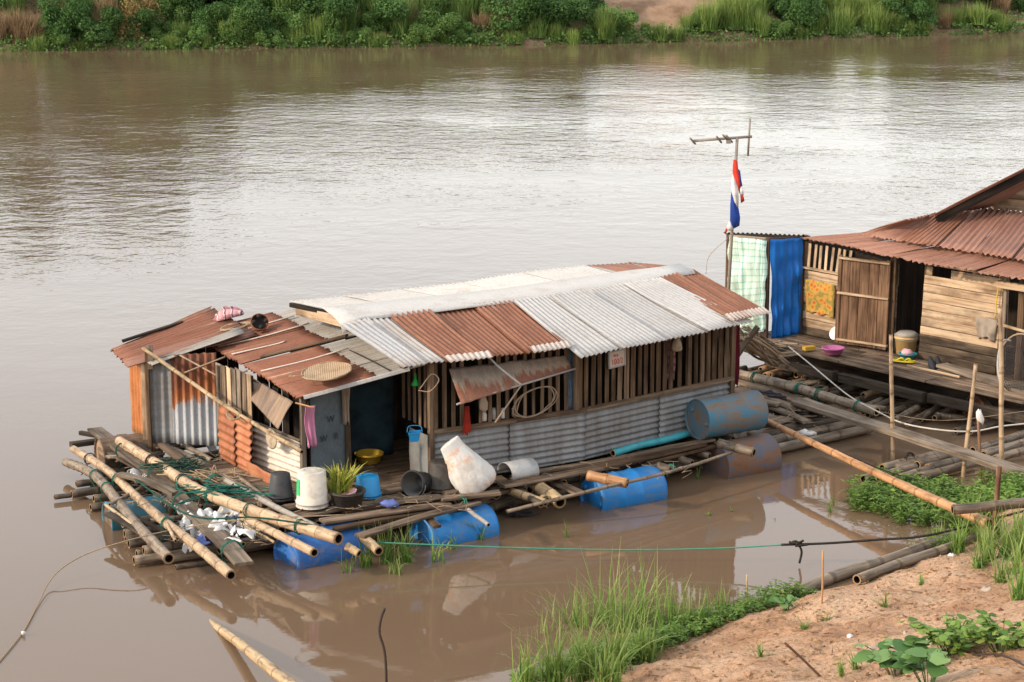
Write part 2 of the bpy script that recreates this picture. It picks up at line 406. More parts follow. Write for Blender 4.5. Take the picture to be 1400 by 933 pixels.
flat('plastic_magenta', (.45, .13, .30), .5); flat('label_green', (.05, .45, .16), .6); flat('plastic_tan', (.55, .36, .15), .5)
flat('pvc_teal', (.04, .30, .36), .5, .4, .15); flat('pvc_grey', (.33, .30, .26), .6)
flat('rope_green', (.015, .10, .075), .8, .2, .3, 30, (.6, 1.5)); flat('rope_dark', (.035, .030, .026), .85, .2, .3, 40)
flat('rope_tan', (.34, .25, .16), .9, .1, .25, 40); flat('rope_white', (.55, .50, .44), .8, .1); flat('wire', (.30, .22, .15), .7)
flat('rope_mint', (.06, .26, .18), .8); flat('rope_yellow', (.6, .45, .05), .8)
flat('cloth_red', (.33, .035, .02), .9, .1, .2); flat('cloth_maroon', (.10, .012, .02), .9, .1); flat('cloth_towel', (.38, .30, .23), .95, .1)
flat('cloth_blue', (.13, .20, .27), .95, .1, .25); flat('cloth_grey', (.30, .25, .20), .95, .1, .2); flat('cloth_brown', (.07, .035, .028), .95, .1)
flat('tarp_blue', (.006, .135, .48), .45, .35, .12, 5); flat('bag_white', (.70, .69, .68), .5, .3, .1, 8, (.85, 1.1)); flat('bag_blue', (.12, .16, .42), .5)
flat('flag_red', (.58, .05, .03), .85, .1); flat('flag_white', (.72, .68, .66), .85, .1); flat('flag_blue', (.03, .07, .32), .85, .1)
flat('metal', (.36, .34, .32), .45, .5); flat('metal_pale', (.24, .205, .175), .6); flat('metal_dark', (.05, .035, .028), .7); flat('sign_red', (.45, .035, .02), .6); flat('sign_face', (.56, .47, .41), .6, .3, .1)
flat('clay', (.22, .085, .045), .85); flat('soot', (.03, .027, .025), .9); flat('net_green', (.045, .085, .065), .95, .1, .4, 20); flat('net_dark', (.045, .042, .045), .8)
flat('rubber', (.025, .027, .035), .7); flat('sandal_yellow', (.62, .50, .02), .6); flat('ply', (.50, .34, .18), .8, .2, .12, 3); flat('disc', (.40, .32, .23), .8, .2, .25, 10)
flat('blue_dark', (.022, .045, .06), .8, .2, .3, 4); flat('scribble', (.05, .06, .065), .9); flat('leaf_litter', (.30, .19, .10), .9, .1, .3, 6, (.6, 1.5)); flat('stone', (.42, .36, .30), .9, .1, .2, 6)
def stripes(name, base, stops, freq=14, ax=0, rough=.95, cross=None):
    m, nt, b = newmat(name, rough, .1)
    at = node(nt, 'Attribute', attribute_name='gv'); sx = node(nt, 'SeparateXYZ', {0: at.outputs['Vector']})
    fr = mth(nt, 'FRACT', mth(nt, 'MULTIPLY', sx.outputs[ax], freq))
    c = ramp(nt, fr, stops, 'CONSTANT')
    if cross:
        fr2 = mth(nt, 'FRACT', mth(nt, 'MULTIPLY', sx.outputs[1 - ax], freq * cross[0]))
        c = mixc(nt, 1.0, c, ramp(nt, fr2, cross[1], 'CONSTANT'), 'MULTIPLY')
    g = noi(nt, gvec(nt, (1, 1, 1)), 3, 4)
    c = mixc(nt, 1.0, c, ramp(nt, g, [(.3, (.78, .74, .7)), (.55, (1, 1, 1))]), 'MULTIPLY')
    nt.links.new(c, b.inputs['Base Color'])
stripes('cloth_pink', 0, [(0, (.50, .20, .33)), (.45, (.66, .42, .5)), (.6, (.24, .09, .22)), (.7, (.56, .26, .38))], 9)
stripes('cloth_check', 0, [(0, (.55, .30, .32)), (.35, (.68, .52, .5)), (.5, (.18, .08, .14)), (.65, (.6, .36, .36))], 11, 0, .95, (1, [(0, (1, 1, 1)), (.6, (.6, .5, .55))]))
stripes('curtain_check', 0, [(0, (.56, .68, .60)), (.62, (.33, .52, .48)), (.82, (.52, .65, .58))], 10, 0, .8, (1, [(0, (1, 1, 1)), (.62, (.62, .78, .77)), (.8, (.93, .97, .95))]))
m, nt_, b_ = newmat('floral', .95, .1)
vo = node(nt_, 'TexVoronoi', {'Vector': gvec(nt_, (1, 1, 1)), 'Scale': 13.0, 'Randomness': 1.0})
g_ = noi(nt_, gvec(nt_, (1, 1, 1)), 9, 5)
c_ = ramp(nt_, mth(nt_, 'ADD', mth(nt_, 'MULTIPLY', vo.outputs['Distance'], .7), mth(nt_, 'MULTIPLY', g_, .5)), [(.2, (.60, .42, .26)), (.33, (.42, .07, .03)), (.45, (.50, .19, .04)), (.58, (.50, .30, .07)), (.75, (.26, .2, .06))])
nt_.links.new(c_, b_.inputs['Base Color'])
m, nt_, b_ = newmat('sack', .75, .2)
g_ = noi(nt_, gvec(nt_, (1, 1, 1), 0), 9, 5); at_ = node(nt_, 'Attribute', attribute_name='gv'); sx_ = node(nt_, 'SeparateXYZ', {0: at_.outputs['Vector']})
base_ = ramp(nt_, noi(nt_, gvec(nt_, (1, 1, 1), 0), 4, 4), [(.3, (.50, .46, .41)), (.5, (.63, .61, .58)), (.7, (.68, .67, .64))])
zone_ = ramp(nt_, sx_.outputs[2], [(0, (0, 0, 0)), (.03, (.8, .8, .8)), (.10, (0, 0, 0)), (.34, (0, 0, 0)), (.40, (1, 1, 1)), (.52, (1, 1, 1)), (.57, (0, 0, 0))])
pr_ = ramp(nt_, g_, [(.5, (0, 0, 0)), (.58, (.5, .5, .5))])
c_ = mixc(nt_, mth(nt_, 'MULTIPLY', zone_, pr_), base_, ramp(nt_, noi(nt_, gvec(nt_, (1, 1, 1), 3), 5, 2), [(.44, (.66, .27, .06)), (.52, (.6, .2, .08)), (.6, (.36, .42, .16))]))
nt_.links.new(c_, b_.inputs['Base Color']); wv_ = noi(nt_, gvec(nt_, (1, 1, .45)), 11, 5); bump(nt_, b_, wv_, .7, .03)
m, nt_, b_ = newmat('wicker', .85, .2)
gv_ = gvec(nt_, (1, 1, 1), 0)
w1 = node(nt_, 'TexWave', {'Vector': gv_, 'Scale': 14.0, 'Distortion': .4}, bands_direction='X').outputs[1]; w2 = node(nt_, 'TexWave', {'Vector': gv_, 'Scale': 14.0, 'Distortion': .4}, bands_direction='Y').outputs[1]
f_ = mth(nt_, 'MULTIPLY', w1, w2)
c_ = mixc(nt_, 1.0, ramp(nt_, f_, [(0, (.30, .20, .12)), (.3, (.52, .38, .25)), (.9, (.62, .49, .35))]), ramp(nt_, noi(nt_, gv_, 5, 4), [(.35, (.75, .7, .65)), (.55, (1, 1, 1))]), 'MULTIPLY')
nt_.links.new(c_, b_.inputs['Base Color']); bump(nt_, b_, f_, .6, .006)
# leaves
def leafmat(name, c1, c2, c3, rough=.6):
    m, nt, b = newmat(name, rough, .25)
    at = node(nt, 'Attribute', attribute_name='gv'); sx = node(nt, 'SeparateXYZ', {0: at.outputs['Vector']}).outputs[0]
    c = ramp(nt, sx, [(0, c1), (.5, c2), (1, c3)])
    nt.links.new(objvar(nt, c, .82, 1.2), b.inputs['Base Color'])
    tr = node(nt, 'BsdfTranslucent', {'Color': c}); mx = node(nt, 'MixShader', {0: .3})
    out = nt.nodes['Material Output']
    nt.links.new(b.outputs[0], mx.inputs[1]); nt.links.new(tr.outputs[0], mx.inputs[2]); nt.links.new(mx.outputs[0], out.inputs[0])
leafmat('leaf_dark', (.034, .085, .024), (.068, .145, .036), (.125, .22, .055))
leafmat('leaf_mid', (.065, .14, .035), (.13, .235, .058), (.22, .32, .09))
leafmat('leaf_yellow', (.16, .13, .04), (.30, .21, .08), (.36, .26, .12))
leafmat('grass_far', (.09, .17, .035), (.19, .29, .065), (.33, .36, .12))
leafmat('grass_dark', (.065, .13, .03), (.13, .22, .052), (.24, .30, .10))
leafmat('grass_dry', (.20, .13, .07), (.34, .23, .13), (.45, .32, .19))
leafmat('weed', (.07, .15, .03), (.16, .28, .055), (.29, .40, .095))
leafmat('grass_near', (.07, .15, .03), (.17, .29, .06), (.34, .38, .13))
leafmat('broadleaf', (.07, .17, .05), (.14, .27, .085), (.22, .36, .13))
leafmat('spiky', (.10, .17, .02), (.28, .34, .05), (.5, .46, .10))

# ================================================================== SETTING
# ---- river
m, nt, b = newmat('river_water', .035, .65); b.inputs['IOR'].default_value = 1.33
ge = node(nt, 'NewGeometry').outputs['Position']; sp = node(nt, 'SeparateXYZ', {0: ge})
mud = noi(nt, node(nt, 'VectorMath', {0: ge, 1: (.05, .12, 1)}, operation='MULTIPLY').outputs[0], 1, 3)
nt.links.new(ramp(nt, mud, [(.3, (.150, .097, .060)), (.7, (.182, .122, .079))]), b.inputs['Base Color'])
def wn(sx, sy, det=3, rgh=.55, off=0):
    v = node(nt, 'VectorMath', {0: ge, 1: (sx, sy, 1)}, operation='MULTIPLY').outputs[0]
    v = node(nt, 'VectorMath', {0: v, 1: (off, off * 2, off)}, operation='ADD').outputs[0]
    return noi(nt, v, 1, det, rgh)
mid = ramp(nt, sp.outputs[1], [(0, (0, 0, 0))]);
mr = node(nt, 'MapRange', {'Value': sp.outputs[1], 'From Min': 24.0, 'From Max': 52.0}).outputs[0]
edge = node(nt, 'MapRange', {'Value': sp.outputs[1], 'From Min': 70.0, 'From Max': 90.0, 'To Min': 1.0, 'To Max': .35}).outputs[0]
patch = ramp(nt, wn(.09, .12, 5, .62, 3), [(.36, (.22, .22, .22)), (.50, (.65, .65, .65)), (.64, (1.2, 1.2, 1.2))])
amp = mth(nt, 'MULTIPLY', mth(nt, 'MULTIPLY', mr, edge), patch)
amp = mth(nt, 'ADD', mth(nt, 'MULTIPLY', amp, .85), .03)
h = mth(nt, 'ADD', mth(nt, 'MULTIPLY', wn(1.7, 1.5, 3), .75), mth(nt, 'MULTIPLY', wn(5.2, 4.2, 3, .6, 7), .26))
h = mth(nt, 'MULTIPLY', h, amp)
bump(nt, b, h, 1.0, .068)
mb = MB(); mb.add([(-260, -2, 0), (260, -2, 0), (260, 190, 0), (-260, 190, 0)], [(0, 1, 2, 3)])
obj('river', mb, MAT['river_water'], kind='structure', label='wide muddy brown river with light ripples')

# ---- far bank
_bx = [-260, -60, -22.3, 0, 13, 25, 60, 260]; _by = [60, 84.0, 89.8, 93.4, 97.5, 102.2, 114, 150]
def bankY(x): return float(np.interp(x, _bx, _by))
def far_h(x, y):
    d = y - bankY(x)
    if d < 0: return max(-.8, d * .5)
    h = 3.4 * (1 - math.exp(-d / 5.5)) + .02 * d
    return h + .35 * n3((x * .25, y * .3, 0)) * min(1, d / 1.5) + .10 * n3((x * 1.1, y * 1.1, 4)) * min(1, d)
m, nt, b = newmat('far_soil', .95, .1)
ge = node(nt, 'NewGeometry').outputs['Position']
nt.links.new(ramp(nt, noi(nt, ge, .8, 6), [(.3, (.15, .088, .05)), (.5, (.29, .185, .12)), (.7, (.38, .26, .18))]), b.inputs['Base Color'])
bump(nt, b, noi(nt, ge, 3, 5), .6, .1)
xs = np.concatenate([[-250, -170, -120, -90, -70], np.arange(-60, 62, .75), [70, 90, 120, 170, 250]]); ds = [-4, -1.5, -.5, 0, .3, .6, 1, 1.5, 2, 2.6, 3.3, 4, 5, 6, 7.5, 9, 12, 16, 24, 40, 70]
vs = []; fs = []
for x in xs:
    for d in ds:
        y = bankY(x) + d; vs.append((x, y, far_h(x, y)))
nd = len(ds)
for i in range(len(xs) - 1):
    for j in range(nd - 1): fs.append((i * nd + j, (i + 1) * nd + j, (i + 1) * nd + j + 1, i * nd + j + 1))
obj('far_bank', MB().add(vs, fs, None, 0, True), MAT['far_soil'], kind='structure', label='far river bank of brown earth')

def leafcloud(n, rx, ry, rz, size, seed, lobes=7, shell=.45, droop=.25):
    """leaves through the volume of several lobes; gv.x carries a leaf tint"""
    r = np.random.default_rng(seed)
    lc = r.normal(0, .45, (lobes, 3)) * (rx, ry, rz * .72) + (0, 0, rz * .72); lr = r.uniform(.32, .6, lobes)
    k = r.integers(0, lobes, n); d = r.normal(0, 1, (n, 3)); d /= np.linalg.norm(d, axis=1)[:, None]
    rad = (shell + (1 - shell) * r.random(n) ** .6) * lr[k]
    c = lc[k] + d * rad[:, None] * (rx, ry, rz); c[:, 2] = np.abs(c[:, 2])
    nrm = d * .7 + r.normal(0, .6, (n, 3)) + (0, 0, .35); nrm /= np.linalg.norm(nrm, axis=1)[:, None]
    a = np.cross(nrm, r.normal(0, 1, (n, 3))); a /= np.linalg.norm(a, axis=1)[:, None]; bb = np.cross(nrm, a)
    s = size * r.uniform(.6, 1.4, n)[:, None]
    a = a * s; bb = bb * s * .55; dz = np.array([0, 0, -droop]) * s
    q = np.stack([c - a * .5, c + bb * .5, c + a * .6 + dz, c - bb * .5], 1).reshape(-1, 3)
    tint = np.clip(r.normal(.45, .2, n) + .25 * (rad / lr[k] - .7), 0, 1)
    g = np.repeat(np.stack([tint, tint, tint], 1), 4, 0)
    return q, g
def quadmesh(name, q, g, mats, smooth=False):
    n = len(q) // 4; me = bpy.data.meshes.new(name)
    me.vertices.add(len(q)); me.vertices.foreach_set('co', q.astype(np.float32).ravel())
    me.loops.add(len(q)); me.loops.foreach_set('vertex_index', np.arange(len(q), dtype=np.int32))
    me.polygons.add(n); me.polygons.foreach_set('loop_start', np.arange(0, len(q), 4, dtype=np.int32))
    at = me.attributes.new('gv', 'FLOAT_VECTOR', 'POINT'); at.data.foreach_set('vector', g.astype(np.float32).ravel())
    for mt in (mats if isinstance(mats, list) else [mats]): me.materials.append(mt)
    me.update(); me.validate(); return me
def blades(n, base, hgt, wid, lean, seed, seg=4, curl=.5, tint=(.45, .2)):
    """n grass blades; base: function(r)->x,y,z ; each a bent tapering ribbon"""
    r = np.random.default_rng(seed); B = np.array([base(r) for _ in range(n)])
    h = hgt[0] + (hgt[1] - hgt[0]) * r.random(n) ** 1.3; az = r.uniform(0, 2 * math.pi, n); ln = lean * np.abs(r.normal(0, 1, n)); cu = curl * r.random(n) ** 1.5
    dirx = np.stack([np.cos(az), np.sin(az), np.zeros(n)], 1); sid = np.stack([-np.sin(az + r.normal(0, .6, n)), np.cos(az), np.zeros(n)], 1)
    pts = []
    for i in range(seg + 1):
        t = i / seg
        ang = ln * t + cu * 2.4 * t ** 2.2
        pts.append(B + dirx * (h * (ln * t * .6 + cu * t ** 2))[:, None] + np.array([0, 0, 1]) * (h * (t - .75 * cu * t ** 3 - .2 * ln * t))[:, None])
    w = wid * r.uniform(.6, 1.3, n)
    ti = np.clip(r.normal(tint[0], tint[1], n), 0, 1); Q = []; G = []
    for i in range(seg):
        w0 = (w * (1 - (i / seg) ** 1.6))[:, None]; w1 = (w * (1 - ((i + 1) / seg) ** 1.6) + .0006)[:, None]
        Q.append(np.stack([pts[i] - sid * w0, pts[i] + sid * w0, pts[i + 1] + sid * w1, pts[i + 1] - sid * w1], 1))
        gg = np.clip(ti + .12 * (i - 1), 0, 1); G.append(np.repeat(np.stack([gg, gg, gg], 1)[:, None, :], 4, 1))
    return np.concatenate(Q).reshape(-1, 3), np.concatenate(G).reshape(-1, 3)

def disc(rx, ry): 
    def f(r):
        a = r.uniform(0, 6.283); k = math.sqrt(r.random()); return (rx * k * math.cos(a), ry * k * math.sin(a), 0)
    return f
BUSH = []
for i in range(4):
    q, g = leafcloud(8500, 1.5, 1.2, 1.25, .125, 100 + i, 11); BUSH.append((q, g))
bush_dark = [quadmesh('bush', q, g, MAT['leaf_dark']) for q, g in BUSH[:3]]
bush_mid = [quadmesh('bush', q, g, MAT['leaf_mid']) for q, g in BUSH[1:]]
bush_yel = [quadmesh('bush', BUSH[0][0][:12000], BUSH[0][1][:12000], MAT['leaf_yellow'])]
def gmesh(mat, n, h, w, lean, curl, s, rx=.7, ry=.45): 
    return [quadmesh('grass', *blades(n, disc(rx, ry), h, w, lean, s + i, 4, curl), MAT[mat]) for i in range(3)]
reed_green = gmesh('grass_dark', 700, (1.2, 2.5), .022, .22, .45, 200)
reed_bright = gmesh('grass_far', 800, (.8, 1.7), .02, .25, .45, 210)
reed_dry = gmesh('grass_dry', 600, (.9, 2.1), .018, .3, .5, 220)
def far_put(kind, meshes, px, d, s, label, cat, group, jz=0, sq=1.0):
    X = (px - 700) / FPX * 95.0; Y = bankY(X) + d; X = (px - 700) / FPX * Y; Y = bankY(X) + d
    o = bpy.data.objects.new(kind, random.choice(meshes)); col.objects.link(o)
    M = T(V((X, Y, far_h(X, Y) - .05 + jz))) @ Matrix.Rotation(random.uniform(0, 6.28), 4, 'Z') @ Matrix.Diagonal((s * random.uniform(.85, 1.3), s * random.uniform(.85, 1.3), s * sq * random.uniform(.75, 1.25), 1))
    setm(o, M); tag(o, label, cat, group); return o
r = random.Random(3)
def row(kind, meshes, xs, ds, ss, label, cat, group, sq=1.0):
    for x in xs: far_put(kind, meshes, x + r.uniform(-8, 8), r.uniform(*ds), r.uniform(*ss), label, cat, group, sq=sq)
LB = ('dense dark green bush overgrown with creepers on the far bank', 'bush', 'dark bushes on the far bank')
LM = ('mid green leafy bush at the foot of the far bank', 'bush', 'green bushes on the far bank')
LR = ('tall dark green reed clump on the far bank', 'reeds', 'dark reed clumps on the far bank')
LG = ('bright yellow green grass clump at the far waterline', 'grass clump', 'bright grass clumps on the far bank')
LD = ('dry straw coloured reed clump on the far bank', 'reeds', 'dry reed clumps on the far bank')
LU = ('upper bank bush behind the waterside growth of the far bank', 'bush', 'bushes higher on the far bank')
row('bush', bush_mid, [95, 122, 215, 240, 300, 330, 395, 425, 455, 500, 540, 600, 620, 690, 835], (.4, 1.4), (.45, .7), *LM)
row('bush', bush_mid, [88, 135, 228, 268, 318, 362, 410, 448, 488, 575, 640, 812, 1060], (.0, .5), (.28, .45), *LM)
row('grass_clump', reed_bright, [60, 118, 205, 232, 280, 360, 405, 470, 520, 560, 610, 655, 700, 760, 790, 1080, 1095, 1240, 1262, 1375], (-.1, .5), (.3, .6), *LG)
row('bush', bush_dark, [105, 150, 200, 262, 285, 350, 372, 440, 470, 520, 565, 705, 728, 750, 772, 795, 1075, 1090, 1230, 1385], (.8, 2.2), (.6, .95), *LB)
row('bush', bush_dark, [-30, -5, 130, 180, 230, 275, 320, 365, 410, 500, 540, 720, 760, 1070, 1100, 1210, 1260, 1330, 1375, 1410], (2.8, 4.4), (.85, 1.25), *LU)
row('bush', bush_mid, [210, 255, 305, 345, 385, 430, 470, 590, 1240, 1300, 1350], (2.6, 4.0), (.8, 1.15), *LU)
row('grass_clump', reed_bright, [850, 868, 885, 902, 930, 945, 960], (.1, .9), (.35, .65), *LG)
row('bush', bush_mid, [838, 955], (.5, 1.2), (.35, .5), *LM)
row('reed_clump', reed_green, [20, 395, 480, 500, 525, 550, 575, 600, 625, 640, 655, 1240, 1265, 1100, 1120], (.6, 2.8), (.75, 1.1), *LR)
row('grass_clump', reed_bright, [310, 335, 440, 735, 820, 840, 985, 1005, 1025, 1040, 960, 1105, 1150, 1165, 1180, 1195, 1210, 1285, 1305, 1330, 1355, 250], (.2, 1.0), (.65, 1.0), *LG)
row('grass_clump', reed_bright, [1130, 1145, 1165, 1185, 1205, 1000, 1030], (1.0, 2.2), (1.0, 1.2), *LG)
row('reed_clump', reed_dry, [5, 25, 40, 60, 75, 140, 155, 480, 560, 665, 680, 695, 1165, 1290, 1360], (.4, 2.2), (.6, .95), *LD)
row('reed_clump', reed_dry, [90, 100, 640, 672, 690, 1280, 1220], (2.2, 3.6), (.9, 1.2), *LD)
for x, d, s in ((180, .6, .5), (195, 1.2, .62), (1270, 3.0, .7)):
    far_put('bush', bush_yel, x, d, s, 'yellowing half dry bush among green bushes on the far bank', 'bush', 'yellowing bushes on the far bank', sq=1.25)
# creeping ground cover between the bushes
q = []; g = []
rr = np.random.default_rng(5)
pos = []
while len(pos) < 52000:
    x = rr.uniform(-40, 42); d = rr.uniform(-.25, 6) if rr.random() < .7 else rr.uniform(-.3, .7); y = bankY(x) + d
    px = 700 + FPX * x / y
    if 855 < px < 950 and d > 1.1: continue
    if 770 < px < 1060 and d > 2.2 and rr.random() < .85: continue
    if n3((x * .5, d * .9, 7)) < rr.uniform(-.5, .25): continue
    pos.append((x, y, max(.03, far_h(x, y)) + rr.random() ** 2 * .5))
pos = np.array(pos); n = len(pos)
nr = rr.normal(0, .6, (n, 3)) + (0, -.4, .6); nr /= np.linalg.norm(nr, axis=1)[:, None]
a = np.cross(nr, rr.normal(0, 1, (n, 3))); a /= np.linalg.norm(a, axis=1)[:, None]; bb = np.cross(nr, a); s = (.055 * rr.uniform(.5, 1.6, n))[:, None]
q = np.stack([pos - a * s, pos + bb * s * .7, pos + a * s, pos - bb * s * .7], 1).reshape(-1, 3); ti = np.clip(rr.normal(.45, .22, n), 0, 1)
o = bpy.data.objects.new('ground_cover', quadmesh('ground_cover', q, np.repeat(np.stack([ti] * 3, 1), 4, 0), MAT['leaf_mid'])); col.objects.link(o); setm(o, ID)
tag(o, 'low green creepers covering the far bank between bushes', 'ground cover', kind='stuff')
# tall trees above the far bank on the upstream side: the picture shows them only as brown reflections
def tree(x, d, hgt, seed, label):
    y = bankY(x) + d; z = far_h(x, y)
    e = empty('tree', V((x, y, z)), label, 'tree', 'tall trees above the far bank')
    mb = MB(); rt = random.Random(seed); o = V((0, 0, -.3))
    tube(mb, spline([o, V((.2, .1, hgt * .3)), V((-.1, .3, hgt * .55)), V((.1, 0, hgt * .85))], 8), [.32, .29, .26, .23, .2, .17, .13, .09, .05], 8)
    for i in range(7):
        a = rt.uniform(0, 6.28); z0 = hgt * rt.uniform(.3, .7); l = hgt * rt.uniform(.2, .32)
        tube(mb, spline([V((0, .1, z0)), V((math.cos(a) * l * .5, math.sin(a) * l * .5, z0 + l * .35)), V((math.cos(a) * l, math.sin(a) * l, z0 + l * .5))], 4), [.11, .09, .07, .05, .02], 6)
    obj('trunk', mb, MAT['wood_brown'], e, T(V((x, y, z))))
    q, g = leafcloud(5200, hgt * .36, hgt * .36, hgt * .5, .5, seed, 14, .3)
    q[:, 2] += hgt * .22
    oo = bpy.data.objects.new('crown', quadmesh('crown', q, g, MAT['leaf_dark'])); col.objects.link(oo); setm(oo, T(V((x, y, z))), e)
for i, (x, d, hg) in enumerate(((-14.6, 5.0, 4.6), (-17.0, 5.5, 6.0), (-20, 6, 5.2), (-22.4, 6, 6.2), (-25.2, 6.5, 4.8), (-28.2, 6.5, 6.4), (-31.5, 7, 5.6), (-35, 7, 6.6), (-39, 7, 6))):
    tree(x, d, hg, 300 + i, 'tall dark tree rising above the far bank upstream')

# ---- near bank of sand
SH = [(-40, 12.0), (-9, 12.6), (-3.5, 14.2), (-.6, 15.7), (.6, 16.6), (1.5, 17.5), (2.5, 18.35), (3.45, 19.0), (4.2, 19.75), (4.75, 20.6), (5.3, 21.6), (6.3, 22.4), (8, 23.2), (12, 24.5), (40, 33)]
SHn = [(V((a[0], a[1])), V((b[0], b[1]))) for a, b in zip(SH, SH[1:])]
def shore_d(x, y):       # signed distance, positive on land
    p = V((x, y)); best = 1e9; sg = 1
    for a, b in SHn:
        ab = b - a; t = max(0, min(1, (p - a).dot(ab) / ab.length_squared)); q = a + ab * t; d = (p - q).length
        if d < best: best = d; sg = 1 if ab.x * (p - a).y - ab.y * (p - a).x < 0 else -1
    return best * sg
def near_h(x, y):
    d = shore_d(x, y)
    if d < 0: return max(-1.2, d * .45)
    h = .10 * (1 - math.exp(-d * 5)) + .23 * d + .012 * d * d
    if d > 7: h = min(h, 4.6)
    k = min(1, d * 1.5)
    return h + k * (.11 * n3((x * .9, y * .9, 2)) + .065 * n3((x * 2.3, y * 2.3, 6)) - .05 * abs(n3((x * 4.5, y * 4.5, 1))) + .022 * n3((x * 8, y * 8, 3)) + .016 * n3((x * 17, y * 17, 9)))
def G(px, py):
    z = .1
    for _ in range(25):
        p = P(px, py, z); z = z * .5 + near_h(p.x, p.y) * .5
    return V((p.x, p.y, near_h(p.x, p.y)))
m, nt, b = newmat('sand', .95, .15)
ge = node(nt, 'NewGeometry').outputs['Position']; szz = node(nt, 'SeparateXYZ', {0: ge}).outputs[2]
n1 = noi(nt, ge, 1.3, 6); n2 = noi(nt, ge, 22, 5)
c = ramp(nt, n1, [(.3, (.30, .165, .095)), (.44, (.42, .25, .155)), (.55, (.49, .315, .205)), (.7, (.54, .37, .255))])
c = mixc(nt, 1.0, c, ramp(nt, n2, [(.32, (.5, .45, .4)), (.46, (.95, .94, .92)), (.7, (1.08, 1.06, 1.03))]), 'MULTIPLY')
c = mixc(nt, ramp(nt, szz, [(.02, (1, 1, 1)), (.10, (0, 0, 0))]), c, (.19, .11, .06))
nt.links.new(c, b.inputs['Base Color'])
bump(nt, b, mth(nt, 'ADD', noi(nt, ge, 9, 6), mth(nt, 'MULTIPLY', n2, .6)), 1.0, .05)
xs = np.concatenate([[-40, -20, -12, -8, -5, -3, -2, -1], np.arange(-.5, 7.6, .05), np.arange(7.8, 12, .4), [14, 18, 25, 40]])
ys = np.concatenate([[-3, 0, 3, 6, 8, 10, 11, 12, 13], np.arange(13.6, 23.4, .05), np.arange(23.5, 27, .4), [29, 33, 40]])
vs = [(x, y, near_h(x, y)) for x in xs for y in ys]; ny = len(ys)
fs = [(i * ny + j, (i + 1) * ny + j, (i + 1) * ny + j + 1, i * ny + j + 1) for i in range(len(xs) - 1) for j in range(ny - 1)]
obj('near_bank', MB().add(vs, fs, None, 0, True), MAT['sand'], kind='structure', label='sloping sandy bank of orange earth')

# ================================================================== FLOATING HOUSE
FZ = .40
L = P(588, 659, FZ); Mx = P(799, 625, FZ); Rr = P(997, 578, FZ)
tL = (Mx - L).normalized(); nL = V((-tL.y, tL.x, 0)); tR = (Rr - Mx).normalized(); nR = V((-tR.y, tR.x, 0))
Z = V((0, 0, 1))
house = empty('floating_house', V((0, 22.6, 0)), 'long low raft house with patched white and rusty tin roof', 'house')
def wp(px, z=FZ, out=0.0):          # point on the front wall line under photo column px
    k = (px - 588) / (799 - 588) if px <= 799 else (px - 799) / (997 - 799)
    p = L.lerp(Mx, k) - nL * out if px <= 799 else Mx.lerp(Rr, k) - nR * out
    return V((p.x, p.y, z))
# --- front wall: corrugated lower sheets, sill, slats, posts
for a, b_ in ((590, 697), (694, 799), (799, 900), (897, 996)):
    up_ = .012 * (a in (694, 897))
    A, B = wp(a, .93, up_), wp(b_, .93, up_)
    corr('wall_sheet', V((A.x, A.y, .93)), V((A.x, A.y, .37)), V((B.x, B.y, .37)), B, MAT['tin_wall'], house, pitch=.072, amp=.012, nv=10, warp=.012)
for a, b_ in ((586, 700), (700, 799), (799, 900), (900, 999)):
    plank('sill_rail', wp(a, .945, .02), wp(b_, .945, .02), .05, .05, MAT['wood_slat'], house, .6)
for a, b_ in ((550, 690), (690, 799), (799, 900), (900, 1008)):
    plank('eave_beam', wp(a, 1.75, .03), wp(b_, 1.75, .03), .05, .11, MAT['wood_brown'], house, .4)
x = 596
while x < 781:
    lean = random.uniform(-1.2, 1.2)
    if not 640 < x < 648:
        plank('slat', wp(x, .93, .0), wp(x + lean, 1.74, .0), .045 * random.uniform(.8, 1.15), .015, MAT['wood_slat'], house, .6, up=nL, n=3)
    x += 12.2 + random.uniform(-1.2, 1.2)
x = 792
while x < 994:
    gap = 908 < x < 936
    if not (gap and random.random() < .35):
        wd = random.uniform(.056, .072)
        plank('slat', wp(x, .93, .0), wp(x + random.uniform(-.7, .7), 1.74, .0), wd, .015, MAT['wood_slat' if random.random() < .2 else 'wood_brown'], house, .5, up=nR, n=3)
    x += 8.6 + random.uniform(-.6, .6) + (3 if gap else 0)
for px, wd in ((589, .06), (785, .05), (936, .05), (998, .06)):
    plank('post', wp(px, .2 if px in (589, 998) else .95, .012), wp(px, 1.78, .012), wd, .06, MAT['wood_slat'], house, .5, up=nL, n=4)
# left end of the front room: grey sheet below, slats above
E0 = L + nL * .02; E1 = L + nL * .62
def ep(k, z): p = E0.lerp(E1, k); return V((p.x, p.y, z))
sheet('wall_sheet', ep(.0, .90), ep(.75, .90), ep(.75, .37), ep(0, .37), MAT['tin_shaded'], house, nu=6, nv=6, warp=.012)
for k in (.12, .32, .52, .72, .95):
    plank('slat', ep(k, .98), ep(k, 1.74), .05, .015, MAT['wood_slat'], house, .6, up=-tL, n=3)
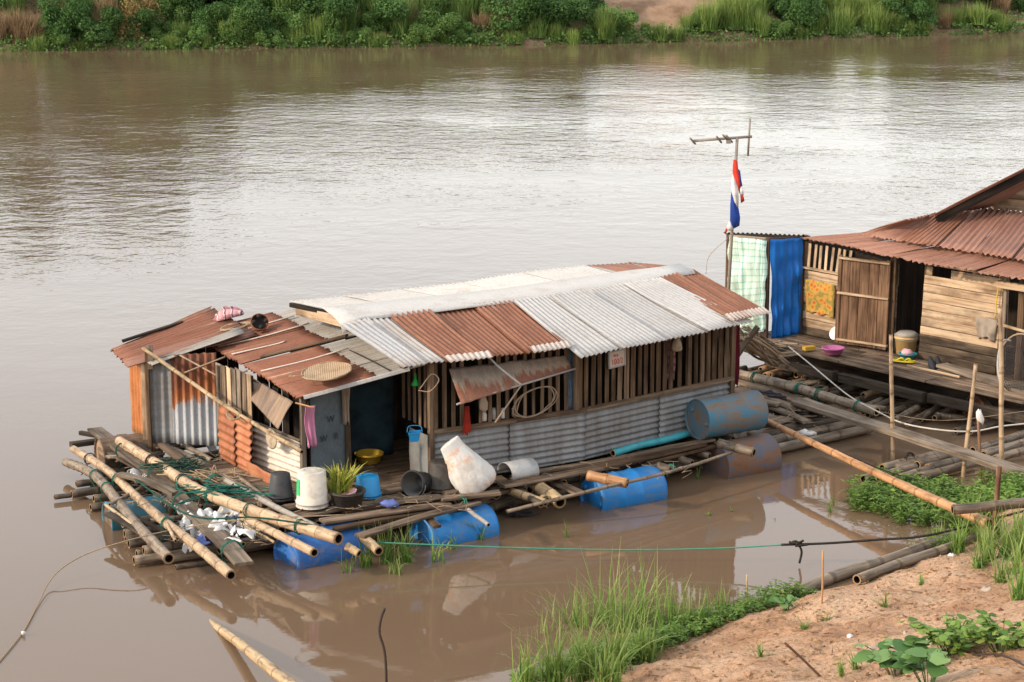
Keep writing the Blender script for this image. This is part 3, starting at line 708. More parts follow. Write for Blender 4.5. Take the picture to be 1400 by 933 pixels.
# far walls of both rooms, dark boards
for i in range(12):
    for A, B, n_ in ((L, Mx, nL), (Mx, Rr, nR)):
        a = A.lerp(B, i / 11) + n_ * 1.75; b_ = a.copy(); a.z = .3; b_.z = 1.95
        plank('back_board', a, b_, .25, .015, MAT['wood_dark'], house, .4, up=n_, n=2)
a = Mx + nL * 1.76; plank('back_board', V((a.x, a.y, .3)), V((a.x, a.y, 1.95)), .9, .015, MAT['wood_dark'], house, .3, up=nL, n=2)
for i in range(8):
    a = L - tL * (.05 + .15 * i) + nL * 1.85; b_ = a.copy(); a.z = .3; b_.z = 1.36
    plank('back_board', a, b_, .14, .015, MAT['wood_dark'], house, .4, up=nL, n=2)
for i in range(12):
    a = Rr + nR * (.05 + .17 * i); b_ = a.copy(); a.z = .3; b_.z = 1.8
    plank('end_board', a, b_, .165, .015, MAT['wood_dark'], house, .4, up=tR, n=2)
# --- floor of rooms and porch
for j in range(17):
    d = -.30 + j * .135
    s0 = -1.50 - .5 * max(0, d) + random.uniform(-.05, .12); cut = random.uniform(-.35, .1)
    a = L + tL * s0 + nL * d; b_ = L + tL * cut + nL * d; c_ = L + tL * 1.9 + nL * d
    a.z = b_.z = c_.z = FZ - .02 + random.uniform(-.006, .006)
    if d > -.1: plank('floor_plank', a, b_, .125, .03, MAT['wood_deck'], house, .7)
    if d > .1: plank('floor_plank', b_ + tL * .01, c_, .125, .03, MAT['wood_brown'], house, .7)
    if d > .1:
        a = Mx + tR * .05 + nR * d; b_ = Rr + nR * d; a.z = b_.z = FZ - .02
        plank('floor_plank', a, b_, .125, .03, MAT['wood_brown'], house, .7)
# --- main roof
zr, ze = 2.12, 1.76
def roofsheet(name, r0, r1, e0, e1, mat, za=zr, zb=ze, dz=0, **k):
    A, B, C, D = P(*r0, za + dz), P(*r1, za + dz), P(*e1, zb + dz), P(*e0, zb + dz)
    k.setdefault('warp', .02); return corr(name, A, B, C, D, MAT[mat], house, **k)
roofsheet('roof_sheet', (464, 444), (500, 436), (551, 502.5), (584, 498), 'tin_white_dirty', dz=.012, amp=.010)
roofsheet('roof_sheet', (497, 436), (531, 430), (581, 498), (615, 495), 'tin_white_dirty', amp=.010)
roofsheet('roof_sheet', (528, 430), (588, 424), (611, 495), (668, 488.5), 'tin_rust', dz=.012)
roofsheet('roof_sheet', (585, 424), (646, 417), (665, 489), (724, 482), 'tin_rust')
roofsheet('roof_sheet', (643, 417), (704, 411), (721, 482), (780, 474), 'tin_rust', dz=.012)
eav = [((700, 411), (752, 404), (794, 489), (853, 477)), ((750, 404), (803, 396), (851, 477), (912, 465)), ((801, 396), (853, 388), (910, 465), (971, 453)), ((851, 388), (903, 380), (969, 453), (1030, 441))]
for i, (a, b_, c_, d_) in enumerate(eav):
    roofsheet('roof_sheet', a, b_, c_, d_, 'tin_white', zb=1.66, dz=.03 + .012 * (i % 2))
roofsheet('roof_sheet', (899, 380), (926, 374), (1001, 438.5), (1027, 434), 'tin_rust', zb=1.76, dz=.012)
roofsheet('roof_sheet', (924, 374), (948, 369), (1025, 434), (1053, 428), 'tin_rust', zb=1.76)
# pale unrusted laps along the eave of the rusty sheets
for a, b_, c_, d_, z_ in (((606, 487), (668, 480), (615, 495.5), (674, 489), 1.80), ((724, 474), (775, 466), (730, 482.5), (782, 475), 1.80), ((990, 430), (1043, 420), (1001, 439), (1054, 428.5), 1.80)):
    roofsheet('eave_strip', a, b_, c_, d_, 'tin_eave', za=z_ + .03, zb=z_ - .025, nv=2, warp=.003)
# back slope and ridge cap
bk = [((484, 430), (560, 420), (396, 413), (470, 405)), ((558, 420), (634, 411), (468, 405), (548, 396)), ((632, 411), (708, 402), (546, 396), (630, 386)), ((706, 402), (782, 390), (628, 386), (715, 373)), ((780, 390), (858, 378), (713, 373), (801, 362))]
for i, (a, b_, c_, d_) in enumerate(bk):
    roofsheet('roof_sheet', a, b_, c_, d_, 'tin_cap', za=2.10, zb=2.02, dz=.012 * (i % 2), amp=.008)
roofsheet('roof_sheet', (862, 378), (905, 371), (803, 362), (860, 358.5), 'tin_rust', za=2.11, zb=2.03, amp=.008)
roofsheet('roof_sheet', (903, 371), (930, 367), (858, 358.5), (912, 363), 'tin_rust', za=2.10, zb=2.03, amp=.008)
cpts = [(466, 441, 440, 421), (490, 434.5, 462, 419), (560, 426, 530, 412), (640, 418, 606, 404), (720, 408.5, 690, 395), (800, 396, 770, 383), (880, 383.5, 855, 371), (918, 375, 900, 366), (948, 370, 930, 361)]
vs = []; org = P(700, 411, 2.1)
for i, (x0, y0, x1, y1) in enumerate(cpts):
    a = P(x0, y0, 2.135 + .01 * n3((i * 1.7, 0, 0))); b_ = P(x1, y1, 2.135); mid_ = a.lerp(b_, .35); mid_.z += .0
    lip = a + V((.02, -.03, -.028 + .014 * math.sin(i * 2.3)))
    if i == 0: lip += V((.0, -.05, -.08)); a.z -= .03
    vs += [p - org for p in (lip, a, mid_, b_)]
fs = [(i * 4 + j, i * 4 + j + 1, (i + 1) * 4 + j + 1, (i + 1) * 4 + j) for i in range(len(cpts) - 1) for j in range(3)]
gs = [((p.x) * 1.0, p.y, 0) for p in vs]
o = obj('ridge_cap', MB().add(vs, fs, gs, 0, True), MAT['tin_cap'], house, T(org))
md = o.modifiers.new('thick', 'SOLIDIFY'); md.thickness = .006
# gable boards under the left end of the ridge
plank('gable_board', P(405, 424, 1.93), P(470, 441, 1.98), .02, .12, MAT['wood_board'], house, .5)
plank('gable_beam', P(398, 417, 1.97), P(476, 434, 2.04), .05, .05, MAT['wood_dark'], house, .4)
# --- propped awning over the window
A, B = wp(612, 1.62, .03), wp(768, 1.60, .03)
D = P(631, 553, 1.33); C = P(783, 506, 1.42)
aw = sheet('window_flap', A, B, C, D, MAT['tin_flap'], house, nu=24, nv=12, fold=.005, nf=14, warp=.02, fadetop=False)
rope('prop_rod', [P(669, 489, 1.74), P(683, 503, 1.62), P(713, 527, 1.45)], .012, MAT['metal'], house, 6)
rope('flap_rod', [D + V((-.05, .0, .0)), C + V((.06, .02, .02))], .012, MAT['metal'], house, 6)
# window sill rail board with cups behind the slats
# --- porch (lean-to on the left)
C0 = P(413, 662, FZ); C1 = P(345, 637, FZ); C2 = P(305, 621, FZ)
eF, eB = (409, 545), (263, 459); rF, rB = (563, 505), (404, 426)
def lr(s, u, dz=0):     # s back->front, u eave(0)->top(1)
    a = P(eB[0], eB[1], 1.42).lerp(P(eF[0], eF[1], 1.36), s); b_ = P(rB[0], rB[1], 1.74).lerp(P(rF[0], rF[1], 1.68), s)
    q = a.lerp(b_, u); q.z += dz + .03 * math.sin(math.pi * u) * -1; return q
k = 0
for s0, s1 in ((-.02, .13), (.11, .28), (.26, .40), (.385, .505), (.525, .68), (.66, .84), (.82, 1.0)):
    dz = .012 * (k % 2); k += 1
    u1 = .80 if k < 5 else .70
    corr('roof_sheet', lr(s0, .45, .032 + dz), lr(s1, .45, .032 + dz), lr(s1, 1.12, .006 + dz), lr(s0, 1.12, .006 + dz), MAT['tin_grey_old'], house, amp=.018, pitch=.08)
    corr('roof_sheet', lr(s0, -.02, .012 + dz), lr(s1, -.02, .012 + dz), lr(s1, u1, .045 + dz), lr(s0, u1, .045 + dz), MAT['tin_lean'], house, amp=.018, pitch=.08, jag=.015)
for s, u1 in ((.13, .86), (.27, .86), (.67, .80), (.40, .5)):
    rope('lap_strip', [lr(s, .0, .055), lr(s, .4, .075), lr(s, u1, .085)], .010, MAT['tin_eave'], house, 5)
plank('broken_batten', lr(.505, .18, .06), lr(.515, .97, .07), .07, .025, MAT['wood_brown'], house, 2.0)
plank('roof_gap_board', lr(.52, .15, -.03), lr(.52, 1.0, -.02), .09, .02, MAT['wood_dark'], house, .4)
plank('roof_trim', lr(1.0, .04, .0), lr(1.0, .98, .012), .02, .045, MAT['tin_galv'], house, .4)
rope('roof_wire', [lr(.7, .78, .09), lr(.85, .80, .075), lr(1.0, .81, .06)], .007, MAT['rope_dark'], house, 6)
# porch left wall
corr('wall_sheet', C1.lerp(C0, .0) + Z * .50, C1 + Z * .0, C0 + Z * .0, C0 + Z * .46, MAT['tin_cream'], house, pitch=.065, amp=.012, nv=9)
a = P(345, 648, .40); b_ = P(322, 637, .40); c_ = P(302, 628, .40)
corr('wall_sheet', b_ + Z * .62, b_, a, a + Z * .60, MAT['tin_redrust'], house, pitch=.085, amp=.014, nv=5, warp=.03)
corr('wall_sheet', c_ + Z * .68, c_ + Z * .02, b_ + V((.01, -.03, 0)), b_ + V((.01, -.03, .66)), MAT['tin_redrust'], house, pitch=.10, amp=.010, nv=5, warp=.05)
a, b_ = P(338, 652, .36), P(386, 672, .36)
sheet('skirt_sheet', a + Z * .17, b_ + Z * .14, b_, a, MAT['tin_redrust'], house, nu=8, nv=4, warp=.03)
plank('post', C0 + V((.02, 0, -.1)), C0 + V((.02, 0, .97)), .055, .055, MAT['wood_grey'], house, .8, up=nL)
plank('post', C2 + V((.0, .02, -.2)), C2 + V((-.02, .0, 1.02)), .07, .05, MAT['wood_grey'], house, .8, up=nL)
plank('post', C1 + V((-.0, .05, -.2)), C1 + V((0, .05, 1.0)), .05, .05, MAT['wood_dark'], house, .8, up=nL)
for i in range(7):
    a = C2 + (C1 - C2) * (-.08 + .17 * i); plank('wall_board', a + Z * random.uniform(.1, .5), a + Z * 1.03, .135, .012, MAT[('wood_grey', 'wood_board_dirty', 'wood_board', 'wood_grey')[i % 4]], house, .8, up=tL, n=3)
plank('rail', C1 + Z * .50, C0 + Z * .47, .03, .03, MAT['wood_grey'], house, 1)
# back of the porch interior is closed off on the left by dark boards
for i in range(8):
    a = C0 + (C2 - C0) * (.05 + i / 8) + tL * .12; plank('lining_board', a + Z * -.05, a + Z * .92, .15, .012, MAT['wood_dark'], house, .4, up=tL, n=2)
# flap of bent tin hanging below the porch eave
A, B = lr(.46, -.03, -.05), lr(.98, -.03, -.05)
D = A + V((.02, -.26, -.10)); Cc = B + V((-.16, -.10, -.27))
fl = sheet('hanging_flap', A, B, Cc, D, MAT['tin_flap2'], house, nu=24, nv=10, fold=.007, nf=12, warp=.03, fadetop=False)
# front panel of the porch and door jamb
a, b_ = P(415, 659, FZ), P(474, 645, FZ)
fp = sheet('front_panel', a + Z * .98, b_ + Z * 1.06, b_, a, MAT['tin_blue'], house, nu=10, nv=12, warp=.02, th=.006)
plank('door_jamb', b_ + V((.02, -.01, -.05)), b_ + V((.0, -.01, 1.1)), .06, .05, MAT['wood_board_dirty'], house, .8, up=nL)
dp = (b_ - a).normalized(); npn = V((dp.y, -dp.x, 0))
def text(name, s, size, M, mat, parent, ext=.001, sx=1.0):
    cu = bpy.data.curves.new(name, 'FONT'); cu.body = s; cu.size = size; cu.extrude = ext; cu.align_x = 'CENTER'
    t_ = bpy.data.objects.new('tmp', cu); col.objects.link(t_)
    bpy.context.view_layer.update(); dg = bpy.context.evaluated_depsgraph_get()
    me = bpy.data.meshes.new_from_object(t_.evaluated_get(dg)); bpy.data.objects.remove(t_)
    at = me.attributes.new('gv', 'FLOAT_VECTOR', 'POINT'); me.materials.clear(); me.materials.append(mat)
    o = bpy.data.objects.new(name, me); col.objects.link(o); setm(o, M @ Matrix.Diagonal((sx, 1, 1, 1)), parent); return o
def face(o, x, nn):       # text lying on a vertical face: x to the right, nn outwards
    M = Matrix((x, Z, nn)).transposed().to_4x4(); M.translation = o; return M
for s, u, z in (('W', .62, .60), ('W', .45, .40), ('R', .74, .40)):
    text('scrawl', s, .10, face(a.lerp(b_, u) + V((0, 0, z)) + npn * .025, dp, npn), MAT['scribble'], fp)
# interior partition with blue board seen through the doorway
ip = L - tL * .42 + nL * 1.2
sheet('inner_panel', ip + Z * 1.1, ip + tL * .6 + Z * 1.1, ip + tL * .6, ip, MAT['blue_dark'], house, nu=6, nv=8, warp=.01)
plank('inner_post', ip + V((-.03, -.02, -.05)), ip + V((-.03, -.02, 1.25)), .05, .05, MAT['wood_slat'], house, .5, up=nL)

# --- rusty shed at the left end
S0, S1 = P(207, 607, .36), P(300, 609, .36)
shed = empty('tin_shed', V((S0.x, S0.y, .1)), 'small leaning shed of rusty corrugated sheets at the raft end', 'shed')
tS = (S1 - S0).normalized(); nS = V((-tS.y, tS.x, 0))
S2 = S0 + V((-.30, .45, 0))
mS = S0.lerp(S1, .36)
corr('wall_sheet', S0 + Z * 1.02, mS + Z * 1.04, mS + Z * .02, S0 + Z * .0, MAT['tin_wall'], shed, pitch=.085, amp=.014, nv=8)
corr('wall_sheet', mS + V((-.02, -.03, 1.06)), S1 + V((0, -.03, 1.10)), S1 + V((0, -.03, 0)), mS + V((-.02, -.03, .02)), MAT['tin_half'], shed, pitch=.085, amp=.016, nv=8)
corr('wall_sheet', S2 + Z * .92, S0 + V((-.03, .05, .97)), S0 + V((-.03, .05, .04)), S2 + Z * .03, MAT['tin_orange'], shed, pitch=.085, amp=.014, nv=8)
plank('post', S0 + V((.0, -.04, -.3)), S0 + V((-.0, -.05, 1.12)), .045, .04, MAT['wood_brown'], shed, 1, up=nS)
plank('post', S0 + V((.04, -.07, .9)), S0 + V((.04, -.07, 1.18)), .06, .02, MAT['wood_grey'], shed, .6, up=nS)
plank('corner_strip', S0 + V((-.06, -.04, .06)), S0 + V((-.06, -.04, .98)), .05, .012, MAT['wood_board'], shed, 1, up=nS)
sA, sB = P(152, 478, 1.30), P(172, 499, 1.30); sC, sD = P(346, 452, 1.62), P(288, 421, 1.66)
for i, (s0, s1) in enumerate(((0, .28), (.26, .52), (.5, .76), (.74, 1.12))):
    corr('roof_sheet', sA.lerp(sB, s0), sA.lerp(sB, s1), sD.lerp(sC, s1), sD.lerp(sC, s0), MAT['tin_lean' if i != 3 else 'tin_rust_dark'], shed, pitch=.085, amp=.013, jag=.02, warp=.03)
corr('roof_sheet', sA.lerp(sB, 1.0) + V((.25, -.05, .03)), sA.lerp(sB, 1.0) + V((.33, -.14, .03)), sD.lerp(sC, 1.05) + V((-.1, -.14, .02)), sD.lerp(sC, .9) + V((-.1, -.05, .02)), MAT['tin_grey_old'], shed, pitch=.085, amp=.012)
plank('ridge_board', P(168, 467, 1.38), P(250, 441, 1.55), .06, .03, MAT['wood_dark'], shed, 1.0)
a = S0 + nS * .9
for i in range(7):
    q = S0 + tS * (.13 * i) + nS * .9; plank('back_board', q, q + Z * 1.1, .13, .012, MAT['wood_dark'], shed, .4, up=nS, n=2)

# ================================================================== NEIGHBOUR HOUSE
NZ = .50
N0, N1, N2, N3 = P(1097, 457, NZ), P(1157, 469, NZ), P(1262, 491, NZ), P(1366, 513, NZ)
tN = (N3 - N0).normalized(); nN = V((-tN.y, tN.x, 0))        # nN points away from the camera
if nN.y < 0: nN = -nN
neigh = empty('raft_house', N0.lerp(N3, .5), 'timber raft house with rusty roof and open dark doorway', 'house')
def nw(px, z=NZ, out=0.0):
    k = (px - 1097) / (1366 - 1097.); p = N0.lerp(N3, k) - nN * out; return V((p.x, p.y, z))
h = .115
for i in range(8):
    z = NZ + .06 + i * h
    plank('wall_board', nw(1098, z), nw(1160, z), h * .95, .02 + .008 * random.random(), MAT['wood_board_dirty' if i in (0, 3) else 'wood_board'], neigh, .5, up=nN, roll=0, n=5)
for i in range(11):
    z = NZ + .05 + i * h
    if i == 10:
        plank('wall_board', nw(1300, z), nw(1364, z), h, .02, MAT['wood_board'], neigh, .5, up=nN, n=4); plank('wall_board', nw(1268, z), nw(1275, z), h, .02, MAT['wood_board'], neigh, .3, up=nN, n=2)
    else:
        plank('wall_board', nw(1266 - .4 * (10 - i), z), nw(1366 - .9 * (10 - i) * .5, z), h * .95, .02 + .01 * random.random(), MAT['wood_board_dirty' if i < 3 else 'wood_board'], neigh, .5, up=nN, n=5)
plank('wall_board', nw(1268, NZ + .05 + 11 * h), nw(1368, NZ + .05 + 11 * h), .08, .02, MAT['wood_board'], neigh, .5, up=nN, n=4)
x = 1103
while x < 1166:
    plank('slat', nw(x, NZ + .94), nw(x + random.uniform(1, 4), 1.80), .045, .015, MAT['wood_board'], neigh, .8, up=nN, n=2); x += 8.2
plank('rail', nw(1098, 1.46, .03), nw(1166, 1.45, .03), .05, .03, MAT['wood_board'], neigh, .8, up=Z)
for px, z1 in ((1097, 1.9), (1222, 1.9), (1268, 1.88), (1366, 1.88), (1388, 1.9), (1418, 1.9)):
    plank('post', nw(px, .2, -.03), nw(px, z1, -.03), .09, .06, MAT['wood_brown' if px != 1366 else 'wood_grey'], neigh, .6, up=nN, n=4)
plank('beam', nw(1095, 1.87, .02), nw(1425, 1.84, .02), .06, .06, MAT['wood_dark'], neigh, .6)
plank('beam', nw(1364, 1.70, .1), nw(1440, 1.70, .1), .06, .09, MAT['wood_board'], neigh, .6)
plank('beam', nw(1368, 1.2, .12), nw(1440, 1.12, .12), .03, .035, MAT['wood_board'], neigh, .6)
# open door leaf: boards, frame, battens
door = empty('door', nw(1190, NZ, .1), None, None)
door.parent = neigh; door.matrix_parent_inverse = W[neigh].inverted()
da, db = nw(1160, NZ + .04, .20), nw(1221, NZ + .04, .05)
dt = (db - da).normalized(); dn = V((-dt.y, dt.x, 0))
for i in range(5):
    q = da.lerp(db, .12 + .19 * i)
    plank('door_board', q, q + V((.02, .0, 1.20)), .142, .018, MAT['wood_door'], door, .4, up=dn, n=3)
for k in (0.02, .97):
    q = da.lerp(db, k) - dn * .012 if dn.y > 0 else da.lerp(db, k) + dn * .012
    plank('stile', q, q + V((.02, 0, 1.22)), .055, .03, MAT['wood_door'], door, .4, up=dn, n=3)
for z in (.05, .70, 1.18):
    off = V((0, -.03, 0)); plank('batten', da + V((0, 0, z)) + off, db + V((.0, 0, z)) + off, .05, .03, MAT['wood_board'], door, .6, up=Z, n=4)
# dark room behind the doorway
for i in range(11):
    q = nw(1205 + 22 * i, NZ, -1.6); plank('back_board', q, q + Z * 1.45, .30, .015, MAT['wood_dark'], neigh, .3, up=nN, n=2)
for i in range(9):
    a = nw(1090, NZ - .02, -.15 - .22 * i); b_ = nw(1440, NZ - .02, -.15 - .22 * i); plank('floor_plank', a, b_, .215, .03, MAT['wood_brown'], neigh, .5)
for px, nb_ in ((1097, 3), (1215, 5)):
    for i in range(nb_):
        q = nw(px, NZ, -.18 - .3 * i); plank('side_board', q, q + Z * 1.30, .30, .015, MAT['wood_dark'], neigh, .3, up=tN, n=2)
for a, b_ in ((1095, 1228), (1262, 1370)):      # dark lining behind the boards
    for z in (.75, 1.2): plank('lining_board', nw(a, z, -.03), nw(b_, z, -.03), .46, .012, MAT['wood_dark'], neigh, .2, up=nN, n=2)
for d in (.35, -.5, -1.4):  # solid beam rows added under the deck to block bright sky reflections
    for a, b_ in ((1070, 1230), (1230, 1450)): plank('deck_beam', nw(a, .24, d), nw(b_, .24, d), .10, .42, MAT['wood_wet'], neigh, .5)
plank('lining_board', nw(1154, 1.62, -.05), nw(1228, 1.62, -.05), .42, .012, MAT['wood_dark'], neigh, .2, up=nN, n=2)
# front deck boards
dk = [((1052, 468), (1150, 473), .2), ((1058, 474), (1250, 497), .22), ((1066, 481), (1330, 530), .2)]
for j in range(6):
    d = .10 + .155 * j
    for a, b_ in ((1060 - 5 * j, 1190 + 12 * (j % 3)), (1192 + 12 * (j % 3), 1330), (1332, 1450)):
        if a < 1100 and j > 4: a += 30
        plank('deck_plank', nw(a, NZ - .02 + random.uniform(-.008, .008), d), nw(b_, NZ - .02 + random.uniform(-.008, .008), d), .148, .03, MAT['wood_deck'], neigh, .9, n=8)
for j, (a, b_) in enumerate(((1120, 1215), (1222, 1335), (1340, 1460))):
    plank('deck_beam', nw(a, .30, 1.0), nw(b_, .30, 1.02), .09, .12, MAT['wood_wet'], neigh, .6, up=Z)
plank('deck_beam', nw(1050, .36, .75), nw(1130, .36, .95), .08, .10, MAT['wood_brown'], neigh, .8)
for i, px in enumerate((1085, 1120, 1165, 1210, 1255, 1300, 1345, 1400)):
    bamboo('float_pole', [nw(px, .10, -.2), nw(px - 6, .05, 1.15 + .18 * (i % 3))], .05, .045, MAT['bamboo_wet'], neigh)
    if i % 2: bamboo('float_pole', [nw(px + 9, .13, -.2), nw(px + 7, .07, 1.25)], .045, .045, MAT['bamboo_wet'], neigh)
for i in range(22):
    px = random.uniform(1075, 1400); d0 = random.uniform(.75, 1.1); l_ = random.uniform(.3, .7)
    bamboo('float_pole', [nw(px, .06 + .12 * random.random(), d0), nw(px - random.uniform(-14, 22), .05 + .1 * random.random(), d0 + l_)], random.uniform(.025, .05), .035, MAT[random.choice(('bamboo_wet', 'bamboo_grey', 'bamboo_wet'))], neigh)
# roof: two courses of rusty sheets + dark upper roof
ev = [(1092, 325), (1150, 336), (1210, 350), (1270, 362), (1330, 371), (1392, 381), (1450, 391)]
lp = [(1182, 318), (1235, 327), (1285, 335), (1337, 343), (1389, 352), (1440, 361), (1490, 370)]
tp = [(1240, 300), (1282, 291), (1332, 284), (1380, 287), (1430, 293), (1480, 300), (1530, 307)]
for i in range(6):
    dz = .012 * (i % 2)
    A, B, C, D = P(*lp[i], 2.05 + dz), P(*lp[i + 1], 2.05 + dz), P(*ev[i + 1], 1.88 + dz), P(*ev[i], 1.88 + dz)
    corr('roof_sheet', A, B, C, D, MAT['tin_rust_dark'], neigh, pitch=.085, amp=.014, jag=.02, warp=.02)
    A, B, C, D = P(*tp[i], 2.36 + dz), P(*tp[i + 1], 2.36 + dz), P(lp[i + 1][0] - 6, lp[i + 1][1] + 2, 2.075 + dz), P(lp[i][0] - 6, lp[i][1] + 2, 2.075 + dz)
    corr('roof_sheet', A, B, C, D, MAT['tin_rust_dark' if i != 1 else 'tin_rust'], neigh, pitch=.085, amp=.014, jag=.02, warp=.02)
uA = P(1277, 295, 2.36); uB = P(1420, 222, 3.06)
for i in range(4):
    o0, o1 = nN * (i * .78 - .1), nN * (i * .78 + .72)
    corr('upper_roof_sheet', uA + o0, uA + o1, uB + o1, uB + o0, MAT['tin_rust_dark'], neigh, pitch=.085, amp=.013, jag=.02)
plank('rake_board', uA + V((.05, .03, -.07)), uB + V((.05, .03, -.07)), .03, .11, MAT['wood_dark'], neigh, .6)
g0 = P(1345, 279, 2.40)
for i in range(4):
    a = g0 + V((.25 * i, .12, .0)) + Z * (.0 + .15 * i); b_ = a + V((1.6, -1.0, 0)); plank('gable_board', a, b_, .15, .02, MAT['wood_board'], neigh, .4, up=nN, n=3)
# wash booth at its left end
K0 = P(1047, 462, NZ); K1 = P(1093, 457, NZ); K2 = P(993, 452, NZ)
for q, hh in ((K0, 1.42), (K1, 1.40), (K2, 1.38)):
    plank('booth_post', q + Z * -.3, q + V((0, 0, hh)), .05, .05, MAT['wood_brown'], neigh, .6, up=nN, n=3)
plank('booth_rail', K2 + Z * 1.36, K0 + Z * 1.39, .04, .04, MAT['wood_grey'], neigh, .6); plank('booth_rail', K0 + Z * 1.39, K1 + Z * 1.37, .04, .04, MAT['wood_brown'], neigh, .6)
corr('booth_roof', K2 + V((-.08, -.06, 1.42)), K1 + V((.05, -.08, 1.43)), K1 + V((.25, .8, 1.20)), K2 + V((.15, .8, 1.19)), MAT['tin_grey_old'], neigh, amp=.01)
sheet('tarpaulin', K0 + V((.03, -.05, 1.40)), K1 + V((.0, -.05, 1.38)), K1 + V((.0, -.05, .02)), K0 + V((.06, -.05, -.02)), MAT['tarp_blue'], nu=40, nv=30, fold=.022, nf=4.5, warp=.06, label='bright blue tarpaulin hung across the wash booth of the timber house', cat='tarpaulin')
sheet('curtain', K2 + V((-.01, -.05, 1.37)), K0 + V((-.03, -.05, 1.38)), K0 + V((-.03, -.05, .12)), K2 + V((.05, -.05, -.1)), MAT['curtain_check'], nu=40, nv=24, fold=.03, nf=5, warp=.06, label='pale green checked plastic curtain beside the blue tarpaulin', cat='curtain')

# ================================================================== RAFT STRUCTURE UNDER THE HOUSE
raft = house
for d in (-.25, .15, .6, 1.1, 1.6):
    a, b_, c_ = L - tL * 2.3 + nL * d, Mx + nL * d, Rr + tR * .7 + nR * d
    for p_ in (a, b_, c_): p_.z = .13
    bamboo('float_log', [a, L + nL * d + Z * (.13 - FZ), b_], .075, .07, MAT['bamboo_wet'], house, .4); bamboo('float_log', [b_, c_], .075, .07, MAT['bamboo_wet'], house, .4)
for i in range(9):
    s = -1.9 + i * .42; a = L + tL * s - nL * .35; b_ = L + tL * s + nL * 2.0; a.z = .25; b_.z = .27
    bamboo('cross_log', [a, b_], .055, .05, MAT['bamboo_wet'], house, .35)
for i in range(6):
    s = .1 + i * .42; a = Mx + tR * s - nR * .2; b_ = Mx + tR * s + nR * 2.0; a.z = .25; b_.z = .27
    bamboo('cross_log', [a, b_], .055, .05, MAT['bamboo_wet'], house, .35)
# front deck planks, each where it lies
def dpl(a, b_, wd, mat='wood_deck', z=.42, th=.032, za=None, zb=None, **k):
    return plank('deck_plank', P(*a, za or z), P(*b_, zb or z), wd, th, MAT[mat], house, k.pop('rough', 1.2), n=8, **k)
dpl((352, 690), (430, 673), .14, z=.38); dpl((366, 700), (470, 680), .16, z=.36); dpl((392, 694), (520, 672), .15, z=.39)
dpl((402, 706), (553, 678), .17, z=.37); dpl((425, 690), (585, 662), .16, z=.375); dpl((455, 680), (600, 655), .15, z=.375)
dpl((440, 713), (615, 688), .15, z=.36); dpl((456, 724), (586, 699), .10, z=.31, mat='wood_brown'); dpl((492, 733), (652, 686), .13, z=.345)
dpl((553, 684), (603, 679), .13, z=.42, mat='wood_grey'); dpl((602, 682), (684, 673), .13, z=.41); dpl((606, 674), (650, 665), .12, z=.43)
dpl((520, 690), (606, 677), .16, z=.36); dpl((470, 701), (545, 688), .12, z=.34, mat='wood_brown'); dpl((590, 668), (690, 655), .18, z=.37)
dpl((584, 706), (598, 720), .09, z=.31, mat='wood_brown')
dpl((685, 664), (820, 640), .17, z=.37); dpl((815, 641), (958, 607), .18, z=.37, mat='wood_brown'); dpl((732, 645), (860, 624), .09, z=.40); dpl((855, 625), (975, 601), .09, z=.40)
dpl((794, 645), (884, 627), .11, z=.34, mat='wood_grey', rough=2); dpl((880, 632), (990, 605), .15, z=.33, mat='wood_brown'); dpl((640, 688), (700, 668), .13, z=.30, mat='wood_brown')
dpl((756, 658), (792, 675), .13, z=.28); dpl((866, 636), (901, 648), .12, z=.26, mat='wood_brown'); dpl((530, 722), (496, 738), .10, z=.24, mat='wood_brown')
for a, b_, rr_, m_ in (((803, 650), (858, 661), .058, 'bamboo_red'), ((726, 658), (766, 687), .075, 'bamboo_tan'), ((687, 667), (746, 688), .045, 'bamboo_tan'), ((882, 631), (917, 643), .05, 'bamboo_grey'),
                       ((940, 614), (970, 624), .045, 'bamboo_wet'), ((982, 606), (1031, 619), .055, 'bamboo_grey'), ((497, 735), (518, 754), .05, 'bamboo_tan'), ((474, 747), (491, 757), .042, 'bamboo_tan'),
                       ((700, 665), (740, 690), .04, 'bamboo_wet'), ((912, 622), (946, 634), .05, 'bamboo_wet'), ((640, 697), (668, 718), .022, 'pvc_grey')):
    zo = .43 if a in ((803, 650), (982, 606)) else .36 if a == (640, 697) else .30; bamboo('outrigger', [P(*a, zo), P(*b_, zo - .05)], rr_, rr_ * .95, MAT[m_], house, .22)
bamboo('edge_pole', [P(692, 700, .20), P(805, 672, .37), P(921, 644, .37), P(1000, 619, .38)], .022, .018, MAT['bamboo_grey'], house)
bamboo('edge_pole', [P(640, 706, .10), P(700, 684, .14), P(760, 662, .16)], .05, .05, MAT['bamboo_wet'], house)
tie(P(917, 641, .25), tR, .04, MAT['rope_mint'], house); tie(P(893, 650, .25), nR, .03, MAT['rope_mint'], house); tie(P(1010, 612, .27), nR, .05, MAT['rope_mint'], house); tie(P(744, 684, .26), nL, .045, MAT['rope_tan'], house)
tie(P(632, 686, .36), tL, .06, MAT['rope_mint'], house, 2, .006)

